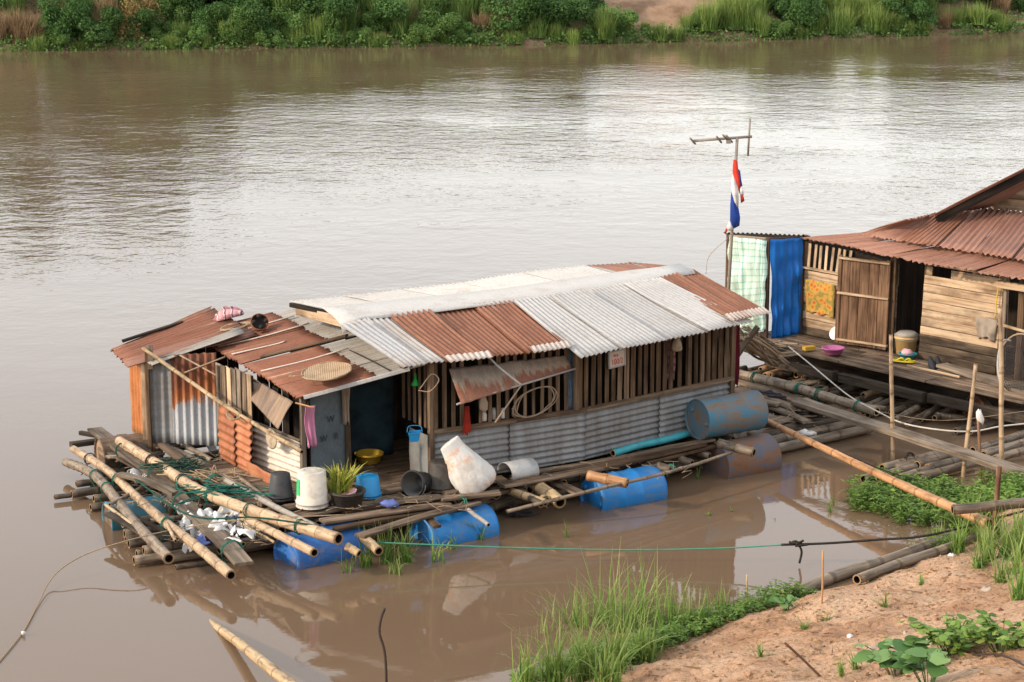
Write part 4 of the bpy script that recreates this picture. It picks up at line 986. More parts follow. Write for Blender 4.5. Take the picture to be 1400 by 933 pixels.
# ---- left bamboo raft
lraft = empty('bamboo_raft', P(250, 740, 0), 'raft of weathered bamboo poles tied together in front of the rusty shed', 'raft')
def bp(a, b_, r_, mat='bamboo_grey', z=.07, zb=None, **k): return bamboo('pole', [P(*a, z), P(*b_, zb or z)], r_, r_ * .93, MAT[mat], lraft, **k)
for a, b_, r_, m_, z in (((183, 767), (372, 741), .052, 'bamboo_grey', .07), ((196, 753), (385, 727), .05, 'bamboo_grey', .10), ((176, 744), (360, 718), .05, 'bamboo_wet', .08), ((170, 730), (350, 706), .05, 'bamboo_grey', .09),
                          ((167, 716), (260, 702), .048, 'bamboo_grey', .09), ((172, 738), (300, 722), .045, 'bamboo_wet', .05), ((187, 758), (230, 752), .05, 'bamboo_wet', .04), ((98, 676), (205, 662), .045, 'bamboo_wet', .07), ((74, 680), (130, 673), .03, 'bamboo_wet', .05),
                          ((128, 682), (265, 662), .045, 'bamboo_wet', .08), ((124, 694), (215, 680), .042, 'bamboo_wet', .05), ((104, 662), (180, 652), .04, 'bamboo_wet', .05), ((150, 640), (300, 622), .05, 'bamboo_wet', .08), ((160, 660), (330, 636), .05, 'bamboo_wet', .08),
                          ((215, 700), (380, 672), .05, 'bamboo_wet', .07), ((230, 690), (390, 664), .05, 'bamboo_wet', .07), ((240, 776), (300, 768), .03, 'bamboo_wet', .02), ((225, 765), (330, 750), .05, 'bamboo_grey', .05),
                          ((130, 650), (250, 634), .05, 'bamboo_wet', .1), ((300, 752), (392, 728), .05, 'bamboo_grey', .10), ((200, 640), (340, 612), .05, 'bamboo_wet', .16), ((260, 668), (400, 690), .05, 'bamboo_wet', .12), ((290, 700), (400, 715), .05, 'bamboo_wet', .09)):
    bp(a, b_, r_, m_, z)
for a, b_ in (((225, 615), (300, 605)), ((210, 610), (290, 598)), ((260, 640), (320, 625)), ((268, 660), (330, 648))):
    plank('plank', P(*a, .2), P(*b_, .2), .16, .03, MAT['wood_wet'], lraft, 1)
# loose poles and planks lashed on top: things of their own
def lash(o, pts, r_, mat='rope_green', ts=(.3,)):
    for t in ts:
        sp_ = spline(pts, 40); i = int(t * 40); i = max(1, min(39, i)); tie(sp_[i], sp_[i + 1] - sp_[i - 1], r_, MAT[mat], o, random.choice((2, 3, 4)), .0055)
pts = [P(90, 632, .16), P(118, 643, .20), P(140, 660, .24), P(180, 710, .24), P(231, 764, .22)]
o = bamboo('bamboo_pole', pts, .052, .056, MAT['bamboo_grey'], node=.22, label='kinked grey bamboo pole lashed across the raft beside its outer edge', cat='bamboo pole'); lash(o, pts, .065, ts=(.42, .55))
pts = [P(100, 614, .30), P(145, 642, .30), P(187, 680, .30), P(228, 716, .30), P(270, 748, .28), P(316, 787, .22)]
o = bamboo('bamboo_pole', pts, .044, .052, MAT['bamboo_fresh'], node=.26, label='long pale bamboo pole with its cut end hanging over the water', cat='bamboo pole'); lash(o, pts, .06, 'rope_dark', (.12,)); lash(o, pts, .06, ts=(.28, .6))
pts = [P(163, 603, .42), P(219, 637, .42), P(273, 671, .42), P(360, 704, .42), P(463, 737, .40)]
o = bamboo('bamboo_pole', pts, .056, .064, MAT['bamboo_fresh'], node=.27, label='thick pale bamboo pole lying from the shed to the blue barrel', cat='bamboo pole'); lash(o, pts, .07, 'rope_dark', (.2, .42)); lash(o, pts, .07, ts=(.56, .72, .88))
pts = [P(330, 706, .33), P(380, 731, .33), P(430, 756, .32)]
o = bamboo('bamboo_pole', pts, .042, .046, MAT['bamboo_fresh'], node=.3, label='slim pale bamboo pole under the thick one by the blue barrel', cat='bamboo pole')
for pts, wd, th, m_, lab in (([P(129, 586, .36), P(236, 668, .34)], .17, .035, 'wood_grey', 'long grey plank slanting from the shed towards the raft middle'), ([P(237, 674, .33), P(333, 770, .25)], .20, .035, 'wood_grey', 'wide weathered plank with a ragged end reaching over the water'),
                             ([P(163, 649, .38), P(240, 676, .36)], .10, .045, 'wood_grey', 'short curved plank wedged under the pale pole'), ([P(96, 608, .30), P(160, 601, .30)], .09, .06, 'wood_wet', 'dark beam end sticking out past the rusty brown drum'),
                             ([P(110, 592, .30), P(165, 600, .32)], .05, .05, 'wood_wet', 'thin dark batten above the rusty brown drum'), ([P(166, 596, .38), P(223, 635, .38)], .12, .035, 'wood_deck', 'short brown plank beside the shed post'), ([P(284, 655, .38), P(352, 690, .38)], .16, .035, 'wood_deck', 'brown plank tied down between net and black bucket'),
                             ([P(212, 600, .36), P(262, 640, .34)], .1, .04, 'wood_deck', 'old plank in front of the grey shed wall'), ([P(232, 640, .36), P(268, 660, .36)], .08, .04, 'wood_brown', 'splintered board below the fishing net'), ([P(318, 665, .33), P(345, 700, .33)], .07, .03, 'wood_grey', 'thin slat beside the rusty skirt sheet'),
                             ([P(300, 660, .34), P(430, 722, .33)], .15, .035, 'wood_grey', 'long grey plank under the green ropes beside the thick pole')):
    o = plank('plank', *pts, wd, th, MAT[m_], None, 1.5, n=10, label=lab, cat='plank', bow=.03 if 'curved' in lab else 0)
    if wd > .15: lash(o, pts, wd * .55, ts=(.15, .85) if 'slanting' not in lab else (.42, .8))
for pts, lab, m_ in (([P(228, 612, .28), P(275, 634, .30), P(300, 650, .3)], 'dark bamboo lying below the shed wall', 'bamboo_grey'), ([P(245, 604, .3), P(290, 630, .32)], 'grey bamboo with its end at the shed wall', 'bamboo_grey'), ([P(305, 655, .4), P(370, 690, .42), P(430, 720, .42)], 'grey pipe lying along the deck edge under green rope', 'pvc_grey')):
    bamboo('bamboo_pole' if 'bamboo' in lab else 'pipe', pts, .05 if 'dark' in lab else .032, .045 if 'dark' in lab else .03, MAT[m_], label=lab, cat='bamboo pole' if 'bamboo' in lab else 'pipe')
# leaning pole rails in front of shed and porch
bamboo('bamboo_rail', [P(195, 476, 1.50), P(310, 556, 1.06), P(413, 618, .84)], .022, .024, MAT['bamboo_tan'], label='slender bamboo rail tied slantwise from shed to porch', cat='bamboo rail')
for pts, lab in (([P(252, 510, 1.30), P(308, 488, 1.46)], 'thin grey stick from the bamboo rail up to the porch roof'), ([P(246, 486, 1.44), P(306, 519, 1.26)], 'thin stick crossing behind the bamboo rail'), ([P(304, 518, 1.26), P(338, 507, 1.38)], 'short stick under the porch eave')):
    rope('stick', pts, .011, MAT['wire'], label=lab, cat='stick', n=6)

# ---- walkway platform at the right end of the house
plat = empty('log_platform', P(1100, 580, 0), 'low platform of logs and planks between the two raft houses', 'platform')
for a, b_, r_, z in (((1020, 598), (1148, 574), .07, .12), ((1040, 606), (1172, 579), .065, .11), ((1052, 616), (1190, 585), .06, .08), ((1030, 585), (1120, 568), .07, .14), ((1010, 580), (1100, 560), .06, .14), ((1010, 566), (1130, 545), .06, .10)):
    bamboo('log', [P(*a, z), P(*b_, z)], r_, r_ * .95, MAT['bamboo_wet' if z > .11 else 'bamboo_grey'], plat, .5)
for a, b_, wd, z, m_ in (((1003, 519), (1096, 549), .22, .28, 'wood_deck'), ((1006, 532), (1090, 560), .2, .27, 'wood_deck'), ((1030, 546), (1104, 577), .14, .24, 'wood_grey'), ((1015, 558), (1062, 574), .2, .25, 'wood_deck'), ((1060, 526), (1135, 551), .10, .27, 'wood_board_dirty'),
                         ((1065, 545), (1132, 566), .16, .23, 'wood_deck'), ((1010, 545), (1066, 553), .15, .30, 'wood_grey'), ((1055, 578), (1075, 572), .2, .26, 'wood_deck'), ((1005, 512), (1024, 514), .12, .3, 'wood_grey')):
    plank('plank', P(*a, z), P(*b_, z), wd, .035, MAT[m_], plat, 1.4, n=8)
pts = [P(1002, 510, .36), P(1080, 528, .36), P(1140, 546, .36), P(1199, 563, .34)]
o = bamboo('bamboo_pole', pts, .065, .06, MAT['bamboo_grey'], node=.3, label='thick grey bamboo bound with green rope along the log platform', cat='bamboo pole'); lash(o, pts, .07, ts=(.14, .42, .55, .85))
pts = [P(1150, 552, .3), P(1211, 560, .28)]
bamboo('bamboo_pole', pts, .04, .04, MAT['bamboo_wet'], label='short dark bamboo tied beside the rope bound bamboo', cat='bamboo pole')
gw = [P(1092, 549, .34), P(1220, 588, .34), P(1420, 652, .36)]
plank('gangplank', gw[0], gw[2], .24, .06, MAT['wood_grey'], None, 1.0, n=14, label='long grey gangplank reaching from the log platform to the bank', cat='gangplank')
bamboo('bamboo_pole', [P(1040, 572, .42), P(1226, 660, .42), P(1352, 716, .45)], .035, .058, MAT['bamboo_red'], node=.42, label='long orange bamboo pole slanting from the platform over the weeds', cat='bamboo pole')
bamboo('bamboo_pole', [P(1302, 697, .60), P(1420, 686, .66)], .05, .055, MAT['bamboo_wet'], node=.5, label='dark hollow bamboo lying across the orange pole on the weeds', cat='bamboo pole')
bun = empty('bamboo_bundle', P(1290, 630, 0), 'floating bundle of grey bamboo poles under the gangplank', 'bamboo bundle')
for a, b_ in (((1206, 640), (1296, 617)), ((1222, 640), (1308, 621)), ((1254, 636), (1316, 620)), ((1268, 640), (1330, 624)), ((1206, 650), (1252, 638)), ((1229, 654), (1275, 640)), ((1256, 652), (1338, 632)), ((1180, 655), (1210, 648)), ((1330, 616), (1410, 590)), ((1345, 622), (1415, 600)), ((1360, 628), (1420, 610)), ((1318, 626), (1400, 606))):
    bamboo('pole', [P(*a, .06 + .05 * random.random()), P(*b_, .08 + .05 * random.random())], .05, .047, MAT['bamboo_grey'], bun)
for a in ((1243, 628), (1305, 620)): tie(P(*a, .12), tN, .07, MAT['rope_dark'], bun, 2)

# ================================================================== BARRELS
def barrel(a, b_, r_, mat, label, steel=False, endmat=None, bungs=0):
    """a drum lying from end centre a to end centre b_; a is the end the camera sees"""
    Lb = (b_ - a).length; M = frame(a, b_); e = empty('barrel', (a + b_) / 2, label, 'barrel'); mb = MB()
    if steel:
        pr = [(r_ * .96, .025), (r_ * .97, .005), (r_, 0), (r_ * 1.015, .006), (r_ * 1.01, .02), (r_ * .985, .03)]
        for f in (.33, .66): pr += [(r_ * .985, Lb * f - .03), (r_ * 1.01, Lb * f), (r_ * .985, Lb * f + .03)]
        pr += [(r_ * .985, Lb - .03), (r_ * 1.01, Lb - .02), (r_, Lb), (r_ * .96, Lb - .01), (.0, Lb - .012)]
        en = [(0, .028), (r_ * .5, .027), (r_ * .96, .025)]
    else:
        pr = [(r_ * .80, .03), (r_ * .84, .004), (r_ * .90, .0), (r_ * .955, .012), (r_ * .985, .04), (r_ * .97, .055), (r_ * 1.0, .08), (r_ * .985, Lb * .2)]
        for f in (.35, .62): pr += [(r_ * .985, Lb * f - .035), (r_ * 1.03, Lb * f - .012), (r_ * 1.03, Lb * f + .012), (r_ * .985, Lb * f + .035)]
        pr += [(r_ * 1.0, Lb - .10), (r_ * .97, Lb - .04), (r_ * .9, Lb), (r_ * .5, Lb + .01), (0, Lb + .01)]
        en = [(0, .032), (r_ * .45, .026), (r_ * .48, .034), (r_ * .80, .03)]
    rot = M @ Matrix.Rotation(R(90), 4, 'Y')
    obj('shell', lathe(mb, pr, 36, wob=.02), MAT[mat], e, rot); obj('end_cap', lathe(MB(), en, 36), MAT[endmat or mat], e, rot)
    for k in range(bungs):
        an = 2.2 + k * math.pi * .85; q = rot @ T(V((r_ * .66 * math.cos(an), r_ * .66 * math.sin(an), .012)))
        obj('bung', lathe(MB(), [(0, -.012), (.022, -.012), (.028, -.004), (.03, .012)], 12), MAT[endmat or mat], e, q)
    return e
a = P(953, 574, .64); b_ = P(1029, 560, .66)
d_ = V((.80, .50, .0)).normalized()
barrel(a, a + d_ * .86, .235, 'drum_old', 'large dirty blue steel drum lying on the deck corner', True, 'drum_old', 2)
a = P(808, 682, .08); barrel(a, a + V((.74, .46, .0)), .25, 'drum_blue', 'bright blue plastic barrel floating under the plank walkway', False, None, 2)
a = P(390, 764, .06); barrel(a, a + V((.66, .52, .02)), .245, 'drum_blue_mud', 'muddy blue barrel floating under the thick pale bamboo', False, 'drum_blue_mud')
a = P(576, 738, .03); barrel(a, a + V((.68, .46, .01)), .25, 'drum_blue', 'blue barrel floating below the porch planks among grass', False)
a = P(977, 637, .10); barrel(a, a + V((.66, .42, .0)), .27, 'drum_rust', 'half sunken rusty drum with blue paint beside the water', True, 'drum_rust')
a = P(136, 628, .18); barrel(a, a + V((.62, .30, .02)), .24, 'drum_brown', 'rusty brown drum lashed under the shed corner', True, 'drum_end_mud')
a = P(146, 714, .04); barrel(a, a + V((.75, .35, .02)), .21, 'drum_teal', 'worn teal drum with rusty end under the raft edge', True, 'drum_brown')
a = P(226, 698, .16); barrel(a, a + V((.30, .16, .02)), .12, 'drum_brown', 'short brown clay coloured canister wedged in the raft', False)
a = P(1332, 566, .06); barrel(a, a + V((.7, .3, .0)), .24, 'drum_green', 'faded green drum with red end under the timber house deck', True, 'clay')

# ================================================================== THINGS ON THE DECK
def bucket_mb(r0, r1, h_, up=True, bottom=True, lip=.006, th=.006, base=True, depth=None):
    """profile of an open bucket standing upright: r0 bottom, r1 rim"""
    pr = [(0, 0), (r0 * .9, 0), (r0, .006), (r0 + (r1 - r0) * .85, h_ * .85), (r1 + lip, h_ * .86), (r1 + lip, h_ * .9), (r1, h_ * .905), (r1, h_ - .004), (r1 + lip, h_), (r1 - th, h_), (r0 - th, .012), (0, .012)]
    return lathe(MB(), pr, 32)
FLIP = Matrix.Rotation(math.pi, 4, 'X')
def bucket(loc, r0, r1, h_, mat, label, flip=False, M=None, handle=True, name='bucket'):
    e = empty(name, loc, label, name)
    base = T(loc) @ (M or ID)
    if flip: base = base @ T(V((0, 0, h_))) @ FLIP
    sh = obj('shell', bucket_mb(r0, r1, h_), MAT[mat], e, base)
    if flip: obj('base_ring', lathe(MB(), [(r0 * .55, -.002), (r0 * .58, -.006), (r0 * .62, -.002)], 24), MAT[mat], e, base)
    if handle:
        pts = [base @ V(((r1 + .01) * math.cos(t), -(r1 + .012) * math.sin(t) * 1.0, h_ * (.86 if flip else .88) + (0.02 if flip else -.02) * math.sin(t))) for t in [math.pi * i / 10 for i in range(11)]]
        o_ = pts[0]; obj('handle', tube(MB(), [p - o_ for p in pts], .004, 5), MAT['metal'], e, T(o_))
    return e
bucket(P(384, 681, .40), .10, .135, .27, 'plastic_black', 'black bucket upside down beside the rusty skirt sheet', True)
e = bucket(P(427, 691, .42), .145, .165, .37, 'plastic_white', 'grimy white paint bucket upside down on the porch planks', True)
q = P(427, 691, .42)
vs = []; fs = []
for i in range(5):
    an = R(198 + 6 * i)
    for z, rr_ in ((.13, .163), (.30, .156)): vs.append((math.cos(an) * rr_, math.sin(an) * rr_, z))
for i in range(4): fs.append((2 * i, 2 * i + 2, 2 * i + 3, 2 * i + 1))
obj('label_strip', MB().add(vs, fs), MAT['label_green'], e, T(q))
bucket(P(503, 678, .40), .115, .14, .22, 'plastic_blue', 'blue bucket upside down behind the dark basin', True)
bucket(P(604, 668, .42), .13, .165, .30, 'plastic_dark', 'sooty dark bucket upside down against the tin wall', True)
bucket(P(572, 660, .53), .10, .135, .24, 'plastic_black', 'small black bucket lying on its side by the porch corner', False, Matrix.Rotation(R(-30), 4, 'Z') @ Matrix.Rotation(R(82), 4, 'X') @ T(V((0, 0, -.12))))
e = empty('basin', P(475, 689, .42), 'dark round basin on the porch planks holding a pink bowl', 'basin')
obj('shell', bucket_mb(.15, .185, .15, th=.012), MAT['plastic_dark'], e, T(P(475, 689, .42)))
obj('bowl', lathe(MB(), [(0, 0), (.05, 0), (.085, .035), (.10, .06), (.096, .06), (.08, .036), (.045, .008), (0, .008)], 28), MAT['plastic_pink'], None, T(P(477, 680, .50)) @ Matrix.Rotation(R(-14), 4, 'Y'), label='pale pink plastic bowl inside the dark basin', cat='bowl')
obj('basin', bucket_mb(.12, .155, .11, th=.01), MAT['plastic_yellow'], None, T(P(505, 632, .40)), label='yellow ochre basin on the floor inside the doorway', cat='basin')
# potted spiky plant
e = empty('potted_plant', P(465, 672, .41), 'bushy potted plant with narrow yellow green leaves on the porch', 'plant')
obj('pot', bucket_mb(.10, .13, .14), MAT['plastic_dark'], e, T(P(465, 672, .41)))
for i in range(5):
    q_, g_ = blades(18, lambda r: (r.normal(0, .035), r.normal(0, .035), 0), (.24, .40), .016, .6, 400 + i, 5, .35, (.55, .25))
    oo = bpy.data.objects.new('leaf_tuft', quadmesh('leaf_tuft', q_, g_, MAT['spiky'])); col.objects.link(oo)
    setm(oo, T(P(465, 672, .53) + V((.05 * math.cos(i * 1.3), .05 * math.sin(i * 1.3), 0))), e)
# rice sack leaning on the wall
def blob(name, rings, mat, M, seg=28, wr=.03, fr=6, sq=1.0, pleat=0.0, **k):
    """stack of (z, rx, ry, xoff, yoff) rings, crumpled"""
    vs = []; fs = []; gs = []; sd = random.random() * 40
    for (z, rx, ry, xo, yo) in rings:
        for j in range(seg):
            an = 2 * math.pi * j / seg; d = 1 + wr * 3 * n3((math.cos(an) * 2 + sd, math.sin(an) * 2, z * fr)) + wr * 1.5 * n3((math.cos(an) * 6, math.sin(an) * 6 + sd, z * fr * 3))
            ca, sa = math.cos(an), math.sin(an); ca = math.copysign(abs(ca) ** sq, ca); sa = math.copysign(abs(sa) ** sq, sa); d += pleat * (n3((ca * 7 + z * 5, sa * 7, z * 2.5 + sd)) + .6 * abs(n3((ca * 3 + z * 9, sa * 3 - z * 6, sd))))
            vs.append((xo + rx * ca * d, yo + ry * sa * d, z + wr * .4 * n3((an, z * 9, sd)))); gs.append((math.cos(an) * rx, math.sin(an) * ry, z))
    n = len(rings)
    for i in range(n - 1):
        for j in range(seg):
            kk = (j + 1) % seg; fs.append((i * seg + j, i * seg + kk, (i + 1) * seg + kk, (i + 1) * seg + j))
    fs.append(tuple(range(seg))[::-1]); fs.append(tuple((n - 1) * seg + j for j in range(seg)))
    return obj(name, MB().add(vs, fs, gs, 0, True), mat, None, M, **k)
rg0 = [(0, .13, .05), (.012, .175, .09), (.05, .21, .13), (.10, .225, .15), (.16, .225, .155), (.22, .215, .15), (.28, .20, .138), (.34, .183, .12), (.40, .165, .10), (.45, .15, .08), (.50, .135, .062), (.54, .125, .05), (.58, .118, .042), (.62, .115, .04), (.635, .108, .036), (.61, .095, .024), (.55, .07, .012)]
rg = [(z_, a_, b_, -.10 * z_ + .16 * max(0, z_ - .3), 0) for z_, a_, b_ in rg0]
Ms = face(P(661, 671, .40), tL, -nL); Ms = Ms @ Matrix.Rotation(R(90), 4, 'X').inverted()
Mt = T(P(660, 670, .41)) @ Matrix.Rotation(math.atan2(tL.y, tL.x), 4, 'Z') @ Matrix.Rotation(R(-30), 4, 'Y') @ Matrix.Rotation(R(-14), 4, 'X')
blob('sack', rg, MAT['sack'], Mt, 72, wr=.012, sq=.9, pleat=.11, label='stuffed white woven rice sack with orange print leaning on the tin wall', cat='sack')
# curved offcut of galvanised sheet
vs = []; fs = []; gs = []
for i in range(13):
    an = R(-15 + 16 * i)
    for x_ in (0, .12, .24, .36): vs.append((x_, -.13 * math.cos(an) * 1.1, .13 * math.sin(an) + .04)); gs.append((x_, i * .03, 0))
for i in range(12):
    for j in range(3): fs.append((i * 4 + j, i * 4 + j + 1, i * 4 + j + 5, i * 4 + j + 4))
o = obj('sheet_offcut', MB().add(vs, fs, gs, 0, True), MAT['tin_galv'], None, T(P(690, 654, .41)) @ Matrix.Rotation(math.atan2(tL.y, tL.x) + .1, 4, 'Z'), label='curved offcut of shiny galvanised sheet behind the rice sack', cat='metal sheet')
o.modifiers.new('thick', 'SOLIDIFY').thickness = .004
bamboo('pipe', [P(838, 620, .45), P(940, 593, .47)], .042, .042, MAT['pvc_teal'], node=9, label='turquoise plastic pipe lying along the foot of the tin wall', cat='pipe')
# hanging things on the front wall
def hang(name, a, w_, h_, mat, label, cat, dirx=None, fold=.025, nf=2, tap=.75, thick=.006):
    d = dirx or tL; A = a - d * w_ / 2; B = a + d * w_ / 2; C = a + d * w_ / 2 * tap - Z * h_; D = a - d * w_ / 2 * tap - Z * h_
    return sheet(name, A, B, C, D, MAT[mat], nu=14, nv=14, fold=fold, nf=nf, warp=.03, th=thick, jag=.05, label=label, cat=cat)
hang('rag', wp(634, 1.19, .06), .05, .30, 'cloth_red', 'red rag hanging from the sill above the rice sack', 'rag', fold=.012, nf=1.5, tap=2.2)
hang('curtain', wp(781, 1.72, -.06), .13, .78, 'cloth_blue', 'faded blue cloth hanging behind the window slats', 'curtain', fold=.02, nf=3, tap=.9)
hang('shirt', wp(922, 1.66, -.10), .12, .60, 'cloth_check', 'pink and white shirt hanging behind the slats of the long wall', 'shirt', tR)
hang('towel', L - tL * .62 + nL * .75 + Z * 1.06, .10, .50, 'cloth_towel', 'beige towel hanging inside the dark doorway', 'towel', fold=.03)
hang('rag', Rr + tR * .10 + nR * .02 + Z * 1.28, .12, .85, 'cloth_maroon', 'dark maroon cloth hanging at the right corner of the long wall', 'rag', tR)
hang('shirt', P(424, 556, 1.32), .14, .42, 'cloth_pink', 'pink striped shirt hung on a stick before the blue panel', 'shirt', dp, fold=.03, nf=2, tap=.8)
rope('stick', [P(404, 551, 1.36), P(430, 558, 1.32)], .01, MAT['bamboo_red'], label='short stick holding the pink shirt under the porch eave', cat='stick', n=4)
# small blue basket and green funnel at the corner slats
e = empty('basket', wp(576, 1.0, .10), 'small bright blue plastic basket hooked on the corner slats', 'basket')
q = P(567, 603, .88)
obj('shell', lathe(MB(), [(0, 0), (.065, 0), (.085, .09), (.092, .09), (.092, .10), (.08, .10), (.06, .01), (0, .01)], 4, smooth=False, sx=1.15, sy=.8), MAT['plastic_blue'], e, T(q) @ Matrix.Rotation(.9, 4, 'Z'))
rope('handle', [q + V((-.08, 0, .09)), q + V((-.06, .04, .15)), q + V((.06, .04, .15)), q + V((.08, 0, .09))], .004, MAT['plastic_blue'], e, 10)
obj('funnel', lathe(MB(), [(.01, .13), (.014, .07), (.045, .015), (.048, 0), (.043, 0), (.01, .07), (.006, .13)], 18), MAT['plastic_green'], None, T(P(568, 527, 1.42)), label='green plastic funnel hung on the slats beside the doorway', cat='funnel')
for k, (pts, lab) in enumerate((([P(574, 532, 1.5), P(590, 512, 1.62), P(600, 520, 1.58), P(588, 535, 1.45), P(572, 534, 1.45)], 'loop of grey wire at the corner slats'), ([P(677, 578, 1.06), P(712, 528, 1.40)], 'thin bamboo prop under the window flap'))):
    rope('wire_loop' if not k else 'prop_stick', pts, .006 if not k else .010, MAT['wire'], label=lab, cat='wire' if not k else 'stick', n=20)
cen = wp(724, 1.14, .05)
cp = []
for i in range(70):
    an = i * .42; k1 = .26 + .03 * math.sin(i * .7); cp.append(cen + tL * (k1 * math.cos(an) * (1.0)) + Z * (.15 * math.sin(an) + .05 * math.cos(an)) - nL * (.02 + .03 * random.random()))
rope('cane_coil', cp, .006, MAT['wire'], label='loose coil of thin cane hanging on the window slats', cat='coil', n=200)
for px, c_, hh in ((663, 'plastic_white', .10), (676, 'metal', .13), (688, 'bag_white', .11), (704, 'plastic_white', .12), (598, 'bag_white', .10)):
    obj('jar', lathe(MB(), [(0, 0), (.028, 0), (.03, .01), (.03, hh * .75), (.02, hh * .85), (.02, hh), (0, hh)], 14), MAT[c_], None, T(wp(px, .972, -.045)), label='small pale jar standing on the window sill behind the slats', cat='jar', group='jars on the window sill')
obj('pouch', blob('tmp', [(0, .02, .012, 0, 0), (.03, .045, .02, 0, 0), (.1, .045, .02, 0, 0), (.15, .03, .015, 0, 0), (.19, .012, .01, 0, 0)], MAT['cloth_towel'], ID, 14).data, MAT['cloth_towel'], None, T(wp(657, 1.10, .04)), label='beige pouch hanging between the window slats', cat='pouch'); bpy.data.objects.remove(bpy.data.objects['tmp'])
o = blob('hat', [(0, .05, .04, 0, 0), (.03, .065, .05, 0, 0), (.1, .05, .04, 0, 0), (.16, .025, .02, 0, 0), (.22, .012, .012, 0, 0)], MAT['disc'], T(wp(916, 1.42, .05)), 14, label='tan gourd hanging on the slats of the long wall', cat='gourd'); o.name = 'gourd'
# house number plate
sg = empty('number_plate', wp(833, 1.46, .04), 'small white plate with red house number 100/2 on the slatted wall', 'sign')
Mf = face(wp(835, 1.475, .06), tR, -nR) @ Matrix.Rotation(R(2), 4, 'Z')
obj('panel', box_mb(.245, .19, .012), MAT['sign_face'], sg, Mf)
for nm, sx, sy, cx, cy in (('frame_bar', .255, .016, 0, .09), ('frame_bar', .255, .016, 0, -.09), ('frame_bar', .016, .162, -.12, 0), ('frame_bar', .016, .162, .12, 0)):
    obj(nm, box_mb(sx, sy, .02), MAT['metal'], sg, Mf @ T(V((cx, cy, .002))))
text('lettering', '\u0e1e\u0e25.', .062, Mf @ T(V((-.015, .022, .0075))), MAT['sign_red'], sg, .0008, 1.0)
text('number', '100/2', .092, Mf @ T(V((-.002, -.062, .0075))), MAT['sign_red'], sg, .0008, .86)
# things on the roofs
wb = empty('winnowing_basket', lr(.86, .50, .09), 'round woven winnowing basket lying on the rusty porch roof', 'basket')
_ax, _ay = (lr(.9, .7) - lr(.9, .3)).normalized(), (lr(.95, .5) - lr(.7, .5)).normalized(); az = V((-.10, -.13, 1)).normalized(); ax = V((1, .1, .12)); ax = (ax - az * ax.dot(az)).normalized()
Mw = Matrix((ax, az.cross(ax), az)).transposed().to_4x4(); Mw.translation = P(447, 511, 1.60)
obj('tray', lathe(MB(), [(0, .012), (.10, .010), (.20, .014), (.255, .03), (.262, .03), (.25, .008), (.2, 0), (0, 0)], 40), MAT['wicker'], wb, Mw)
obj('rim', tube(MB(), [V((.264 * math.cos(t), .264 * math.sin(t), .028 + .004 * math.sin(5 * t))) for t in [2 * math.pi * i / 40 for i in range(41)]], .009, 6), MAT['rope_tan'], wb, Mw)
rope('cord_loop', [Mw @ V((-.24, -.05, .03)), Mw @ V((-.34, -.08, .05)), Mw @ V((-.40, .02, .02)), Mw @ V((-.36, .08, .01))], .006, MAT['rope_tan'], wb, 14)
st = empty('clay_stove', lr(.14, .62, .06), 'small sooty clay pot tipped over on the porch roof', 'pot')
Ms_ = T(P(353, 447, 1.66)) @ Matrix.Rotation(R(18), 4, 'Z') @ Matrix.Rotation(R(52), 4, 'X')
obj('bowl', lathe(MB(), [(0, 0), (.05, 0), (.08, .03), (.10, .08), (.105, .13), (.095, .13), (.085, .08), (.06, .05), (0, .045)], 24, wob=.06), MAT['clay'], st, Ms_)
obj('lining', lathe(MB(), [(.094, .134), (.086, .085), (.05, .055), (0, .055)], 24), MAT['soot'], st, Ms_)
for i in range(4):
    o = blob('charcoal', [(0, .02, .02, 0, 0), (.02, .03, .025, 0, 0), (.045, .012, .015, 0, 0)], MAT['soot'], Ms_ @ T(V((.07 * math.cos(i * 1.6), .07 * math.sin(i * 1.6), .12))), 8); setm(o, W[o], st)
pts = []
for i in range(46):
    an = i * .5; pts.append(P(322, 449, 1.60) + V((.17 * math.cos(an) + .03 * n3((i * .4, 0, 0)), .16 * math.sin(an), .01 + .02 * random.random() + .03 * math.cos(an))))
rope('rope_coil', pts, .011, MAT['rope_tan'], label='loose coil of frayed rope beside the clay pot on the roof', cat='rope', n=140)
cl = blob('cloth', [(0, .17, .09, 0, 0), (.03, .18, .10, 0, 0), (.07, .15, .08, .01, 0), (.10, .09, .05, .02, 0), (.125, .04, .025, 0, 0)], MAT['cloth_check'], T(P(314, 434, 1.66)) @ Matrix.Rotation(R(-12), 4, 'Y'), 32, .09, 14, label='crumpled pink checked cloth lying on the shed roof corner', cat='cloth')
# hanging disc and cane on the porch side
e = lathe(MB(), [(0, .008), (.10, .006), (.115, .0), (.10, -.006), (0, -.008)], 28)
obj('woven_fan', e, MAT['disc'], None, face(P(371, 600, .86), V((.62, -.78, 0)), V((-.78, -.62, 0))), label='round tan fan hanging on the pale side wall of the porch', cat='fan')
rope('cane_coil', [P(318 + 9 * math.cos(i * 1.1) + i * .15, 566 + 8 * math.sin(i * 1.1), 1.0) for i in range(26)], .007, MAT['rope_tan'], label='bunch of cane hanging above the rusty side sheets', cat='coil', n=90)
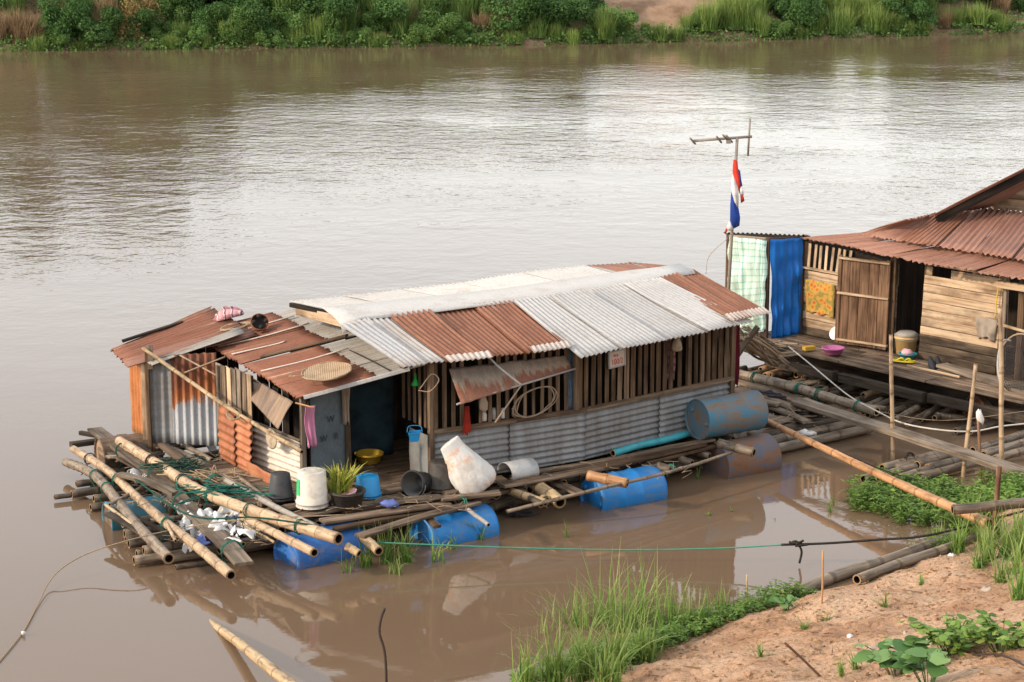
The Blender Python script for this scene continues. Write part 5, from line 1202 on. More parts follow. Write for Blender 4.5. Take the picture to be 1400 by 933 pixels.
# rubbish, net and ropes on the left raft
for i, (px, py, sz, mt) in enumerate(((262, 700, .13, 'bag_white'), (285, 707, .15, 'bag_white'), (305, 712, .12, 'bag_white'), (322, 722, .14, 'bag_white'), (270, 722, .13, 'bag_white'), (292, 727, .14, 'bag_white'), (312, 735, .10, 'bag_white'), (276, 738, .08, 'bag_blue'), (254, 712, .08, 'bag_white'), (186, 652, .10, 'bag_white'), (198, 658, .09, 'bag_white'), (318, 706, .06, 'bag_blue'), (335, 715, .09, 'bag_white'), (248, 727, .08, 'bag_white'), (290, 608, .09, 'bag_white'), (302, 735, .07, 'bag_blue'), (255, 696, .10, 'bag_white'), (275, 712, .12, 'bag_white'), (298, 720, .13, 'bag_white'), (320, 740, .10, 'bag_white'), (340, 735, .10, 'bag_white'), (262, 735, .09, 'bag_white'), (310, 698, .10, 'bag_white'), (350, 725, .08, 'bag_white'), (205, 650, .09, 'bag_white'), (190, 644, .08, 'bag_white'), (330, 700, .08, 'bag_white'))):
    an_ = random.uniform(0, 3); d1 = V((math.cos(an_), math.sin(an_), random.uniform(-.15, .15))) * sz * 1.1; d2 = V((-math.sin(an_), math.cos(an_), random.uniform(-.15, .15))) * sz * .75; c_ = P(px, py, .26)
    sheet('plastic_bag', c_ - d1 - d2, c_ + d1 - d2 * .6, c_ + d1 * .8 + d2, c_ - d1 * .7 + d2, MAT[mt], nu=12, nv=12, fold=.03, nf=2.2, warp=.14, th=.003, fadetop=False, jag=.06,
         label='crumpled white plastic bag among the raft poles' if mt == 'bag_white' else 'crumpled blue and white plastic wrapper among the raft poles', cat='rubbish', group='rubbish caught between the raft poles')
def tangle(name, c, rx, ry, rz, n, th, mat, seed, **k):
    rt = random.Random(seed); pts = [c + V((rt.gauss(0, rx), rt.gauss(0, ry), abs(rt.gauss(0, rz)))) for _ in range(n)]
    return rope(name, pts, th, mat, n=n * 5, sides=4, **k)
tangle('fishing_net', P(243, 642, .42), .15, .09, .06, 130, .005, MAT['net_green'], 1, label='heap of green fishing net on the raft planks', cat='net')
tangle('rope_tangle', P(300, 655, .40), .22, .10, .04, 40, .006, MAT['rope_tan'], 2, label='tangle of tan cord below the rusty side sheets', cat='rope')
tangle('rope_tangle', P(315, 672, .42), .26, .14, .04, 46, .007, MAT['rope_green'], 3, label='tangle of dark green rope around the planks by the side wall', cat='rope')
tangle('fishing_net', P(708, 704, .02), .09, .05, .05, 90, .004, MAT['net_dark'], 4, label='dark snagged netting hanging in the water under the edge pole', cat='net')
rope('rope', [P(180, 652, .4), P(260, 705, .46), P(350, 708, .52), P(440, 720, .45)], .010, MAT['rope_green'], label='green rope slung over the bamboo poles of the raft', cat='rope', n=24)
rope('mooring_line', [P(470, 704, .46), P(330, 711, .42), P(240, 724, .30), P(172, 740, .26), P(120, 757, .18), P(85, 777, .12), P(66, 798, .05), P(50, 830, .015), P(30, 866, .012), P(-10, 915, .01)], .006, MAT['rope_tan'], label='thin tan mooring line trailing from the raft into the water', cat='rope', n=60)
o = blob('knot', [(0, .015, .015, 0, 0), (.03, .02, .02, 0, 0)], MAT['bag_white'], T(P(32, 868, .012)), 8, label='white plastic knot on the tan mooring line', cat='knot')
obj('cloth', blob('tmp', [(0, .10, .06, 0, 0), (.03, .11, .07, 0, 0), (.06, .05, .03, 0, 0)], MAT['bag_blue'], ID, 18, .1, 14).data, MAT['bag_blue'], None, T(P(532, 692, .40)), label='crumpled blue and white cloth on the porch planks', cat='cloth'); bpy.data.objects.remove(bpy.data.objects['tmp'])
# sandals
def sandal(loc, ang, mat, label, strap='rubber', L_=.25, name='sandal'):
    e = empty(name, loc, label, name); M = T(loc) @ Matrix.Rotation(ang, 4, 'Z'); vs = []
    out = [(L_ * .5 * math.cos(t), (.045 + .008 * math.cos(t)) * math.sin(t)) for t in [2 * math.pi * i / 20 for i in range(20)]]
    mb = MB().add([(x, y, 0) for x, y in out] + [(x, y, .02) for x, y in out], [tuple(range(20))[::-1], tuple(range(20, 40))] + [(i, (i + 1) % 20, 20 + (i + 1) % 20, 20 + i) for i in range(20)])
    obj('sole', mb, MAT[mat], e, M)
    for s in (-1, 1): obj('strap', tube(MB(), spline([V((.07, 0, .02)), V((.03, s * .025, .045)), V((-.03, s * .042, .015))], 6), .006, 5), MAT[strap], e, M)
    return e
sandal(P(1050, 538, .31), -.6, 'rubber', 'dark rubber sandal lying on the platform planks, strap up', 'rubber'); sandal(P(1062, 543, .30), -.3, 'rubber', 'dark rubber sandal lying flat next to another on the platform', 'rubber')
sandal(P(1229, 494, .52), -.4, 'sandal_yellow', 'yellow sandal on the timber house deck near the bucket', 'sandal_yellow'); sandal(P(1239, 495, .52), -.3, 'sandal_yellow', 'second yellow sandal on the deck near the bucket', 'sandal_yellow')
for px, sgn in ((1273, 1), (1282, -1)):
    Mz = T(P(px, 500, .52)) @ Matrix.Rotation(R(100), 4, 'Z') @ Matrix.Rotation(R(-62 + 4 * sgn), 4, 'Y')
    blob('shoe', [(0, .12, .04, 0, 0), (.02, .125, .045, 0, 0), (.05, .10, .04, -.02, 0), (.08, .06, .035, -.05, 0), (.10, .05, .03, -.06, 0)], MAT['rubber'], Mz, 20, .01, label='black shoe propped against the board wall', cat='shoe', group='pair of black shoes')
bucket(P(1238, 484, .50), .125, .155, .26, 'plastic_tan', 'ochre bucket with a basin lid in the doorway', False)
obj('basin', lathe(MB(), [(0, .02), (.1, .025), (.17, .06), (.175, .06), (.11, .015), (0, .01)], 28), MAT['pvc_grey'], None, T(P(1240, 458, .76)) @ FLIP @ T(V((0, 0, -.06))), label='grey enamel basin covering the ochre bucket', cat='basin')
obj('bowl', bucket_mb(.08, .12, .07, th=.008), MAT['pvc_teal'], None, T(P(1241, 490, .51)), label='teal bowl holding red washing beside the ochre bucket', cat='bowl')
blob('cloth', [(0, .07, .06, 0, 0), (.04, .08, .07, 0, 0), (.08, .04, .04, 0, 0)], MAT['plastic_pink'], T(P(1240, 486, .55)), 16, .08, 12, label='red and pink washing heaped in the teal bowl', cat='cloth')
pbk = empty('basket', P(1139, 484, .52), 'magenta plastic basket on the timber house deck', 'basket')
obj('shell', bucket_mb(.11, .15, .09, th=.006), MAT['plastic_magenta'], pbk, T(P(1139, 484, .52)))
obj('sponge', box_mb(.16, .08, .05), MAT['plastic_yellow'], None, T(P(1106, 476, .54)) @ Matrix.Rotation(.4, 4, 'Z'), label='pale yellow washing block on the deck near the tarpaulin', cat='sponge')
obj('dish', lathe(MB(), [(0, 0), (.05, .004), (.09, .02), (.094, .02), (.055, -.004), (0, -.006)], 28), MAT['bag_white'], None, face(nw(1149, .62, .05), tN, -nN) @ Matrix.Rotation(R(-20), 4, 'X'), label='white dish leaning on the board wall below the floral cloth', cat='dish')
hang('floral_cloth', nw(1124, 1.30, .04), .52, .46, 'floral', 'orange and yellow floral cloth hung on the board wall', 'cloth', tN, .008, 3, 1.0)
hang('rag', nw(1153, 1.24, .04), .12, .40, 'cloth_brown', 'dark brown cloth hung beside the floral cloth', 'rag', tN, .01, 1, .9)
hang('rag', nw(1350, 1.22, .05), .34, .27, 'cloth_grey', 'grey rag hung over a line on the board wall corner', 'rag', tN, .02, 2, .75)
rope('rope', [nw(1352, 1.80, .06), nw(1358, 1.82, .1), nw(1364, 1.80, .06), nw(1362, 1.55, .06), nw(1361, 1.25, .06)], .008, MAT['rope_yellow'], label='yellow cord tied round the corner post of the timber house', cat='rope')
# round wire fish cage at the right
fc = empty('fish_cage', nw(1392, .55, .35), 'round mesh fish cage leaning against the timber house', 'fish cage')
Mc = face(P(1392, 498, .85), tN, V((-.5, -.8, .3)).normalized())
obj('rim', tube(MB(), [V((.27 * math.cos(t), .38 * math.sin(t), 0)) for t in [2 * math.pi * i / 30 for i in range(31)]], .012, 6), MAT['wire'], fc, Mc)
mb = MB()
for i in range(-12, 13):
    x_ = i * .021; y_ = .38 * math.sqrt(max(0, 1 - (x_ / .27) ** 2)); tube(mb, [V((x_, -y_, 0)), V((x_ * .9, 0, -.06)), V((x_, y_, 0))], .003, 4)
for i in range(-17, 18):
    y_ = i * .021; x_ = .27 * math.sqrt(max(0, 1 - (y_ / .38) ** 2)); tube(mb, [V((-x_, y_, 0)), V((0, y_ * .9, -.06)), V((x_, y_, 0))], .003, 4)
obj('mesh', mb, MAT['net_dark'], fc, Mc, kind='stuff')
rope('hoop', [P(1372, 548, .55), P(1364, 500, .95), P(1370, 468, 1.15), P(1382, 466, 1.15)], .014, MAT['metal'], label='bent white and blue tube beside the fish cage', cat='tube', n=14)
plank('oar_plank', P(1287, 499, .56), P(1420, 541, .50), .20, .04, MAT['wood_grey'], None, 1.2, n=10, taper=1.4, label='long tapering grey plank lying on the timber house deck', cat='plank')
plank('stick', P(1240, 500, .54), P(1312, 516, .53), .03, .03, MAT['wood_board'], None, 1, label='thin light batten lying on the timber house deck', cat='batten')
# firewood heap
fw = random.Random(11); cx = P(1040, 482, .35)
for i in range(34):
    a = P(1006 + fw.uniform(0, 30), 445 + fw.uniform(0, 20), .95 + fw.uniform(-.15, .1)) if i < 22 else P(1020 + fw.uniform(0, 40), 470 + fw.uniform(-6, 14), .55)
    b_ = P(1046 + fw.uniform(0, 34), 488 + fw.uniform(-10, 14), .35 + fw.uniform(0, .1))
    if i >= 22: b_ = a + V((fw.uniform(.2, .5), fw.uniform(-.4, .1), fw.uniform(-.1, .05)))
    m_ = a.lerp(b_, .5) + V((fw.uniform(-.05, .05), fw.uniform(-.05, .05), fw.uniform(-.06, .03)))
    rope('firewood_branch', [a, m_, b_], fw.uniform(.009, .022), MAT['bamboo_grey' if fw.random() < .6 else 'wire'], n=8, sides=6, label='crooked grey branch in the firewood heap by the tarpaulin', cat='branch', group='branches of the firewood heap')
plank('plank', P(1010, 470, .75), P(1062, 500, .42), .12, .04, MAT['wood_brown'], None, 1, label='brown board slanting through the firewood heap', cat='plank')
plank('plank', P(1000, 498, .62), P(1036, 447, 1.15), .08, .06, MAT['wood_grey'], None, 1, label='grey prop leaning beside the maroon cloth', cat='plank')
for i, (a, b_) in enumerate((((1040, 506), (1088, 490)), ((1046, 514), (1096, 498)), ((1088, 513), (1140, 500)), ((1098, 518), (1150, 505)), ((1180, 541), (1225, 527)))):
    bamboo('log', [P(*a, .12), P(*b_, .16)], .045, .045, MAT['bamboo_red' if i < 3 else 'bamboo_tan'], label='cut bamboo log floating in front of the timber house deck', cat='log', group='bamboo logs by the timber house deck')
bpl = P(1104, 595, .22); blob('plastic_bag', [(0, .09, .06, 0, 0), (.03, .1, .07, 0, 0), (.06, .04, .03, 0, 0)], MAT['bag_white'], T(bpl), 18, .1, 14, label='white plastic bag caught on the log platform', cat='rubbish')

# ================================================================== FLAGPOLE
fb = P(991, 486, .30); Yp = fb.y
ft = PY(1008, 188, Yp)
fp_ = empty('flagpole', fb, 'thin grey pole behind the house carrying a flag and an aerial', 'pole')
obj('pole', tube(MB(), [V((0, 0, 0)), (ft - fb) * .5, ft - fb], [.026, .023, .02], 8), MAT['metal_pale'], fp_, T(fb))
an = empty('aerial', ft, 'rusty television aerial clamped to the top of the flagpole', 'aerial')
b0, b1 = PY(946, 193, Yp), PY(1028, 187, Yp)
obj('boom', tube(MB(), [V((0, 0, 0)), b1 - b0], .020, 6), MAT['metal_pale'], an, T(b0))
for x_, y_, l_, dz in ((947, 193, .10, .5), (983, 191, .10, .55), (993, 190, .14, .5), (997, 190, .12, .5), (1024, 188, .26, 1.0)):
    c_ = PY(x_, y_, Yp); d = V((-.45, -.8, dz)).normalized() if dz < 1 else V((.02, -.12, 1)).normalized()
    obj('element', tube(MB(), [-d * l_, d * l_], .014, 6), MAT['metal_pale'], an, T(c_))
obj('junction_box', box_mb(.06, .05, .05), MAT['metal_pale'], an, T(PY(996, 194, Yp)))
# flag: five stripes hanging in folds
flg = empty('flag', PY(1003, 218, Yp), 'red white and blue striped flag hanging limp from the pole', 'flag')
def strip(name, cols, mat, dy):
    vs = []; fs = []; n = len(cols[0]) 
    for c_ in cols:
        for i, (x_, y_) in enumerate(c_): p = PY(x_, y_, Yp - .03 - dy - .03 * math.sin(i * 1.3)); vs.append(p - ft)
    for j in range(len(cols) - 1):
        for i in range(n - 1): fs.append((j * n + i, j * n + i + 1, (j + 1) * n + i + 1, (j + 1) * n + i))
    o = obj(name, MB().add(vs, fs, None, 0, True), MAT[mat], flg, T(ft)); o.modifiers.new('thick', 'SOLIDIFY').thickness = .004; return o
e0 = [(1003, 218), (1002.5, 228), (1001, 240), (1000.5, 250), (999.5, 262), (998, 272)]
strip('stripe', [[(1003, 218), (1002, 226), (1001.5, 236), (1002, 238)], [(1006, 219), (1006.5, 230), (1008, 248), (1010, 262)], [(1008.5, 221), (1009.5, 234), (1012, 252), (1012, 266)]], 'flag_red', .02)
strip('stripe', [[(1001.5, 236), (1000.5, 248), (1000, 262)], [(1004, 240), (1004.5, 258), (1004, 276)], [(1009, 256), (1010, 270), (1009.5, 286)]], 'flag_white', .02)
strip('stripe', [[(1000, 260), (998.5, 280), (998, 302)], [(1004, 273), (1004, 294), (1003, 313)], [(1009.5, 283), (1012, 298), (1011, 309)]], 'flag_blue', .025)
strip('stripe', [[(998, 300), (995, 307), (993, 312)], [(1001, 306), (999, 311), (995, 315)], [(1003, 312), (1000, 315), (997, 316)]], 'flag_white', .02)
strip('stripe', [[(993, 311), (991.5, 315), (990.5, 318)], [(995, 314.5), (994, 317), (992.5, 319)]], 'flag_red', .02)
strip('stripe', [[(1008.5, 230), (1010, 244), (1011.5, 256)], [(1012, 234), (1013.5, 246), (1015, 254)]], 'flag_blue', .0)
strip('stripe', [[(1011, 252), (1012, 262), (1013, 268)], [(1015, 252), (1016, 260), (1017, 267)]], 'flag_white', .0)
strip('stripe', [[(1012, 266), (1012.5, 272), (1013, 278)], [(1015, 264), (1017, 270), (1018, 275)]], 'flag_red', .0)
rope('guy_line', [PY(996, 325, Yp - .02), PY(970, 350, Yp - .03), PY(965, 375, Yp - .06)], .004, MAT['rope_tan'], label='thin cord hanging from the flagpole', cat='cord', n=12)

# ================================================================== BANK: STICKS, ROPES, PLANTS
def stake(name, base, top, r_, mat, label, cat, node=.35, b=True):
    base = base - Z * .25
    if b: return bamboo(name, [base, top], r_, r_ * .85, MAT[mat], node=node, label=label, cat=cat)
    return rope(name, [base, base.lerp(top, .5) + V((.012, 0, 0)), top], r_, MAT[mat], label=label, cat=cat, n=8, sides=7)
q = P(1222, 628, 0); stake('bamboo_stake', q, UP(q, 1218, 458), .027, 'bamboo_fresh', 'upright bamboo stake in the water before the open door', 'stake')
q = P(1315, 652, 0); stake('bamboo_stake', q, UP(q, 1334, 498), .026, 'bamboo_fresh', 'leaning bamboo stake through the floating bamboo bundle', 'stake')
q = P(1373, 657, 0); stake('bamboo_stake', q, UP(q, 1367, 420), .030, 'bamboo_fresh', 'tallest bamboo stake standing before the grey rag', 'stake')
q = G(1343, 690); stake('stick', q, UP(q, 1337, 567), .018, 'wood_pole', 'thin brown stick with white plastic tied on its tip', 'stick', b=False)
blob('plastic_scrap', [(-.09, .02, .02, .03, 0), (-.05, .035, .03, .02, 0), (0, .04, .035, 0, 0), (.04, .03, .03, -.01, 0), (.07, .015, .015, 0, 0)], MAT['bag_white'], T(UP(q, 1339, 569)), 14, .10, 18, label='white plastic scrap knotted on the thin brown stick', cat='rubbish')
q = G(1354, 738); stake('stick', q, UP(q, 1366, 638), .028, 'wood_pole', 'short stout brown stake at the edge of the weeds', 'stake', b=False)
q = G(1121, 826); stake('stick', q, UP(q, 1125, 753), .010, 'bamboo_red', 'thin light stick standing in the sand by the shore log', 'stick', b=False)
q = G(1018, 838); stake('stick', q, UP(q, 1021, 786), .008, 'bamboo_tan', 'thin pale stick standing among the shore grass', 'stick', b=False)
q = P(529, 945, .0)
rope('rebar', [q - Z * .3, UP(q, 527, 900), UP(q, 519, 866), UP(q, 521, 846), UP(q, 526, 832)], .012, MAT['metal_dark'], label='bent rusty rod rising from the water', cat='rod', n=20)
q = G(1125, 925); rope('stick', [q - Z * .02, UP(q, 1098, 902), UP(q, 1073, 879)], .010, MAT['wood_pole'], label='dark twig slanting up from the sand', cat='stick', n=8)
q = G(1400, 915); rope('stick', [G(1330, 899) + Z * .02, G(1370, 905) + Z * .05, G(1415, 924) + Z * .03], .008, MAT['metal_dark'], label='thin dark twig lying on the sand mound', cat='stick', n=8)
bamboo('bamboo_pole', [P(268, 838, -.10), P(330, 882, .10), P(420, 956, .36)], .032, .055, MAT['bamboo_tan'], node=.4, label='pale bamboo pole rising out of the water towards the bank', cat='bamboo pole')
def on(px, py, dz=.05):
    p_ = P(px, py, .03)
    if near_h(p_.x, p_.y) < .05: return V((p_.x, p_.y, dz))
    g_ = G(px, py)
    return V((g_.x, g_.y, max(g_.z, .0) + dz))
o = bamboo('shore_log', [on(1075, 816, .03), on(1150, 788, .05), on(1220, 768, .06), on(1310, 733, .05)], .062, .058, MAT['bamboo_grey'], node=.6, label='long grey log lying along the waterline', cat='log')
o = bamboo('shore_log', [on(1171, 801, .06), on(1230, 779, .06), on(1290, 758, .05), on(1335, 738, .04)], .052, .05, MAT['bamboo_grey'], node=.6, label='hollow grey bamboo lying on the sand behind the waterline log', cat='log')
# mooring ropes
rope('mooring_rope', [P(515, 742, .26), P(700, 749, .19), P(850, 752, .16), P(980, 750, .18), P(1072, 745, .24)], .008, MAT['rope_mint'], label='thin green mooring rope stretched over the water', cat='rope', n=40)
k0, k1 = P(1068, 745, .24), on(1400, 714, .12)
rope('mooring_rope', [k0, P(1130, 743, .25), P(1200, 738, .27), P(1275, 731, .30), k1], .013, MAT['rope_dark'], label='dark rope running from the knot to the bank', cat='rope', n=40)
tangle('knot', P(1090, 745, .25), .035, .02, .02, 26, .011, MAT['rope_dark'], 9, label='thick knot joining the green and dark mooring ropes', cat='knot')
rope('rope_end', [P(1092, 745, .23), P(1096, 755, .15), P(1093, 770, .03)], .012, MAT['rope_dark'], label='loose rope end hanging from the mooring knot', cat='rope', n=8)
rope('line', [P(1078, 474, .62), P(1110, 500, .5), P(1160, 541, .4), P(1198, 562, .42), P(1235, 579, .42), P(1285, 588, .42), P(1330, 590, .42), P(1370, 583, .45), P(1420, 578, .45)], .010, MAT['rope_white'], label='white rope slung from the deck past the stakes', cat='rope', n=70)
rope('line', [P(1140, 615, .3), P(1230, 650, .2), P(1330, 668, .1), on(1400, 678, .1)], .006, MAT['rope_dark'], label='thin dark line running low over the bamboo bundle', cat='rope', n=24)
rope('line', [P(1195, 562, .42), P(1290, 575, .4), P(1420, 560, .5)], .004, MAT['rope_tan'], label='very thin cord above the white rope', cat='cord', n=20)
def plants(name, q, g, mat, label, cat, kind=None, group=None, loc=V()):
    o = bpy.data.objects.new(name, quadmesh(name, q, g, MAT[mat])); col.objects.link(o); setm(o, T(loc)); tag(o, label, cat, group, kind); return o
# grass clumps along the shore: each a thing
def clump(px, py, n, h_, sp_, seed, label, group, mat='grass_near', wid=.0075, lean=.28, curl=.6, water=False):
    c_ = P(px, py, 0) if water else G(px, py)
    def base(r): 
        x, y = r.normal(0, sp_), r.normal(0, sp_ * .8); return (x, y, (0 if water else near_h(c_.x + x, c_.y + y)) - c_.z - .02)
    q, g = blades(n, base, h_, wid, lean, seed, 5, curl); return plants('grass_clump', q, g, mat, label, 'grass clump', None, group, c_)
sd = 500
for px, py, n, hi in ((705, 930, 90, .55), (735, 925, 110, .6), (765, 912, 110, .75), (795, 905, 120, .8), (825, 893, 120, .95), (850, 890, 120, .9), (880, 878, 110, .85), (915, 872, 90, .6), (760, 938, 100, .6), (800, 930, 120, .6), (840, 920, 120, .55), (880, 905, 100, .5), (950, 862, 70, .45), (985, 850, 60, .45), (720, 945, 90, .5), (830, 945, 100, .5)):
    sd += 1; clump(px, py, int(n * 1.2), (.12, hi * 1.25), .048, sd, 'tall green grass clump with arching blades at the sandy shore', 'tall grass along the shore')
for px, py, n, hi in ((1315, 742, 60, .42), (1345, 752, 60, .45), (1375, 765, 70, .5), (1390, 785, 60, .45), (1330, 720, 50, .45), (1300, 728, 40, .35), (1360, 735, 60, .5), (1395, 742, 60, .5), (1240, 765, 30, .25), (1285, 745, 40, .3), (1340, 775, 50, .4), (1400, 805, 60, .5), (1310, 755, 70, .5), (1330, 738, 80, .55), (1352, 768, 80, .55), (1382, 752, 80, .6), (1398, 768, 80, .6), (1370, 795, 60, .5), (1392, 822, 60, .45), (1275, 752, 40, .3)):
    sd += 1; clump(px, py, n, (.10, hi * 1.15), .03, sd, 'loose arching grass tuft on the bank beside the shore logs', 'grass tufts beside the logs', lean=.45)
for px, py, n, hi in ((1190, 745 + 50, 18, .2), (1130, 850, 20, .22), (1210, 830, 14, .2), (1150, 925, 22, .3), (1170, 915, 20, .3), (1230, 780, 16, .2), (1040, 900, 18, .25), (1260, 800, 14, .2), (1200, 760, 20, .2), (1100, 860, 18, .22)):
    sd += 1; clump(px, py, n, (.06, hi), .008, sd, 'sparse little grass tuft growing in the sand', 'small tufts in the sand', lean=.5)
for px, py, n, hi in ((500, 775, 40, .38), (530, 770, 50, .42), (555, 768, 45, .42), (600, 768, 16, .3), (655, 738, 18, .32), (475, 782, 16, .3), (540, 785, 14, .25), (620, 750, 10, .25)):
    sd += 1; clump(px, py, n, (.16, hi * 1.35), .035, sd, 'green reed tuft standing in the water below the porch planks', 'reeds below the porch', lean=.25, curl=.6, wid=.008, water=True)
for px, py, n, hi in ((775, 735, 10, .25), (955, 655, 10, .30), (1135, 700, 12, .30), (1140, 690, 8, .35), (970, 705, 14, .1), (1000, 700, 10, .1), (1215, 668, 14, .4), (1060, 710, 5, .1), (1178, 690, 14, .32), (1222, 702, 16, .35), (1262, 708, 16, .35), (1300, 704, 18, .4), (1285, 682, 14, .35), (1340, 690, 18, .4), (1375, 680, 16, .4)):
    sd += 1; clump(px, py, n, (.06, hi), .004, sd, 'few thin grass blades standing out of the brown water', 'stray blades in the water', lean=.6, curl=.7, water=True, wid=.005)
# leafy weed beds: nobody could count them
def weedbed(poly, n, hmax, size, seed, label, water_ok=True, mat='weed'):
    r = np.random.default_rng(seed); xs_ = [p[0] for p in poly]; ys_ = [p[1] for p in poly]; C_ = []
    def inside(x, y):
        c = False
        for i in range(len(poly)):
            (x0, y0), (x1, y1) = poly[i], poly[i - 1]
            if (y0 > y) != (y1 > y) and x < (x1 - x0) * (y - y0) / (y1 - y0) + x0: c = not c
        return c
    stems = []
    while len(stems) < n // 14:
        x, y = r.uniform(min(xs_), max(xs_)), r.uniform(min(ys_), max(ys_))
        if inside(x + r.normal(0, 6), y + r.normal(0, 3)): p = P(x, y, .02); stems.append((p.x, p.y, max(near_h(p.x, p.y), 0)))
    st_ = np.array(stems); k = r.integers(0, len(st_), n); h_ = hmax * (.35 + .65 * r.random(len(st_)))
    for i in range(len(st_)): h_[i] *= .6 + .8 * abs(n3((st_[i][0] * 2.2, st_[i][1] * 2.2, seed)))
    t = r.random(n) ** .7; lean_ = r.normal(0, .25, (len(st_), 2))
    c = st_[k].copy(); c[:, 2] += h_[k] * t; c[:, :2] += lean_[k] * (h_[k] * t)[:, None]
    az_ = r.uniform(0, 6.283, n); out = np.stack([np.cos(az_), np.sin(az_), r.uniform(-.1, .6, n)], 1)
    sid = np.stack([-np.sin(az_), np.cos(az_), r.normal(0, .25, n)], 1); s = (size * r.uniform(.5, 1.3, n))[:, None]
    q = np.stack([c, c + out * s * .5 + sid * s * .18, c + out * s + np.array([0, 0, -.2]) * s, c + out * s * .5 - sid * s * .18], 1).reshape(-1, 3)
    ti = np.clip(r.normal(.42, .2, n) + .3 * (t - .5), 0, 1)
    return plants('weeds', q, np.repeat(np.stack([ti] * 3, 1), 4, 0), mat, label, 'weeds', 'stuff')
weedbed([(1158, 690), (1175, 668), (1230, 655), (1300, 668), (1345, 690), (1330, 725), (1260, 718), (1200, 705)], 7500, .26, .065, 1, 'bright green leafy weeds growing in the shallow water')
weedbed([(1320, 700), (1330, 672), (1420, 655), (1420, 715), (1350, 722)], 6000, .30, .075, 2, 'green weeds behind the short stout stake')
weedbed([(700, 945), (780, 915), (870, 885), (960, 858), (1060, 832), (1110, 838), (1030, 868), (960, 895), (880, 930), (820, 950)], 12500, .22, .055, 3, 'low green weeds under the tall shore grass')
weedbed([(1260, 742), (1300, 728), (1340, 735), (1330, 752), (1280, 755)], 1500, .15, .05, 4, 'small weeds between the shore logs')
# leafy bush and broad leaved plant in the foreground
def leafplant(name, px, py, n, rx, hh, size, mat, label, seed, broad=False):
    c_ = G(px, py); e = empty(name, c_, label, 'plant'); r_ = random.Random(seed)
    lm = []
    for v_ in range(3):      # a leaf: pointed oval, folded along the midrib; broad ones are lobed
        o_ = [(0, 0), (.18, .22), (.42, .32), (.7, .22), (1, 0)] if not broad else [(0, 0), (-.12, .28), (.12, .52), (.45, .50), (.75, .30), (1, 0)]
        vs = [(x, 0, .03 * math.sin(x * 3)) for x, y in o_] + [(x, y, .10 * y + .04 - .14 * x * x * (v_ + .5)) for x, y in o_[1:-1]] + [(x, -y, .10 * y + .04 - .14 * x * x * (v_ + .5)) for x, y in o_[1:-1]]
        m_ = len(o_); fs = []
        L1 = [0] + list(range(m_, m_ + m_ - 2)) + [m_ - 1]; L2 = [0] + list(range(m_ + m_ - 2, m_ + 2 * (m_ - 2))) + [m_ - 1]
        for i in range(m_ - 1):
            for Ls, rv in ((L1, 0), (L2, 1)):
                f = [i, i + 1, Ls[i + 1], Ls[i]]; f = list(dict.fromkeys(f))
                if len(f) > 2: fs.append(tuple(f[::-1] if rv else f))
        lm.append(MB().add(vs, fs, [(.15 + .42 * v_,) * 3] * len(vs), 0, True).mesh('leaf', [MAT[mat]]))
    ns = 14 if broad else 26; tips = []
    for i in range(ns):
        an = r_.uniform(0, 6.28); d = V((math.cos(an) * rx * r_.uniform(.3, 1), math.sin(an) * rx * .8 * r_.uniform(.3, 1), hh * r_.uniform(.6, 1.0)))
        pth = spline([V((d.x * .15, d.y * .15, -.03)), V((d.x * .55, d.y * .55, d.z * .65)), d], 8)
        obj('stem', tube(MB(), pth, .004, 4), MAT[mat], e, T(c_)); tips.append(pth)
    for i in range(n):
        pth = r_.choice(tips); q = pth[r_.randint(3, 8)] if not broad else pth[r_.randint(4, 8)]
        s = size * r_.uniform(.6, 1.25)
        M = T(c_ + q) @ Matrix.Rotation(r_.uniform(0, 6.28), 4, 'Z') @ Matrix.Rotation(r_.uniform(-.25, .45), 4, 'Y') @ Matrix.Rotation(r_.uniform(-.3, .3), 4, 'X') @ Matrix.Diagonal((s, s, s, 1))
        oo = bpy.data.objects.new('leaf', r_.choice(lm)); col.objects.link(oo); setm(oo, M, e)
leafplant('leafy_bush', 1300, 893, 260, .36, .24, .085, 'weed', 'bushy plant with small pointed leaves on the sand', 21)
leafplant('leafy_bush', 1370, 890, 240, .36, .24, .085, 'weed', 'small leaved bushy plant beside the sand mound twig', 22)
leafplant('broadleaf_plant', 1228, 925, 46, .32, .30, .13, 'broadleaf', 'broad leaved plant with big lobed leaves on the sand', 23, True)
leafplant('broadleaf_plant', 1270, 938, 30, .24, .26, .12, 'broadleaf', 'smaller broad leaved plant beside the bushy plant', 24, True)
leafplant('broadleaf_plant', 1075, 836, 12, .12, .14, .09, 'broadleaf', 'little broad leaved plant at the end of the waterline log', 25, True)
# litter: dry leaves and scraps on the sand
r = np.random.default_rng(8); q = []; g = []
while len(q) < 900:
    px, py = r.uniform(880, 1400), r.uniform(740, 940); z = .1
    p = P(px, py, .5); 
    for _ in range(6): p = P(px, py, near_h(p.x, p.y) * .6 + p.z * .4)
    z = near_h(p.x, p.y)
    if z < .06: continue
    an = r.uniform(0, 6.28); l_, w_ = r.uniform(.012, .05), r.uniform(.004, .016)
    if r.random() < .04: l_ *= 4; w_ *= .5
    a = np.array([math.cos(an) * l_, math.sin(an) * l_, 0]); bq = np.array([-math.sin(an) * w_, math.cos(an) * w_, r.uniform(-.006, .012)]); c_ = np.array([p.x, p.y, z + .006])
    q.append(np.stack([c_ - a, c_ - bq, c_ + a + (0, 0, .004), c_ + bq])); 
q = np.concatenate(q); o = plants('leaf_litter', q, np.repeat(r.random((len(q) // 4, 3)), 4, 0), 'leaf_litter', 'scattered dry leaves and straw on the sand', 'litter', 'stuff')
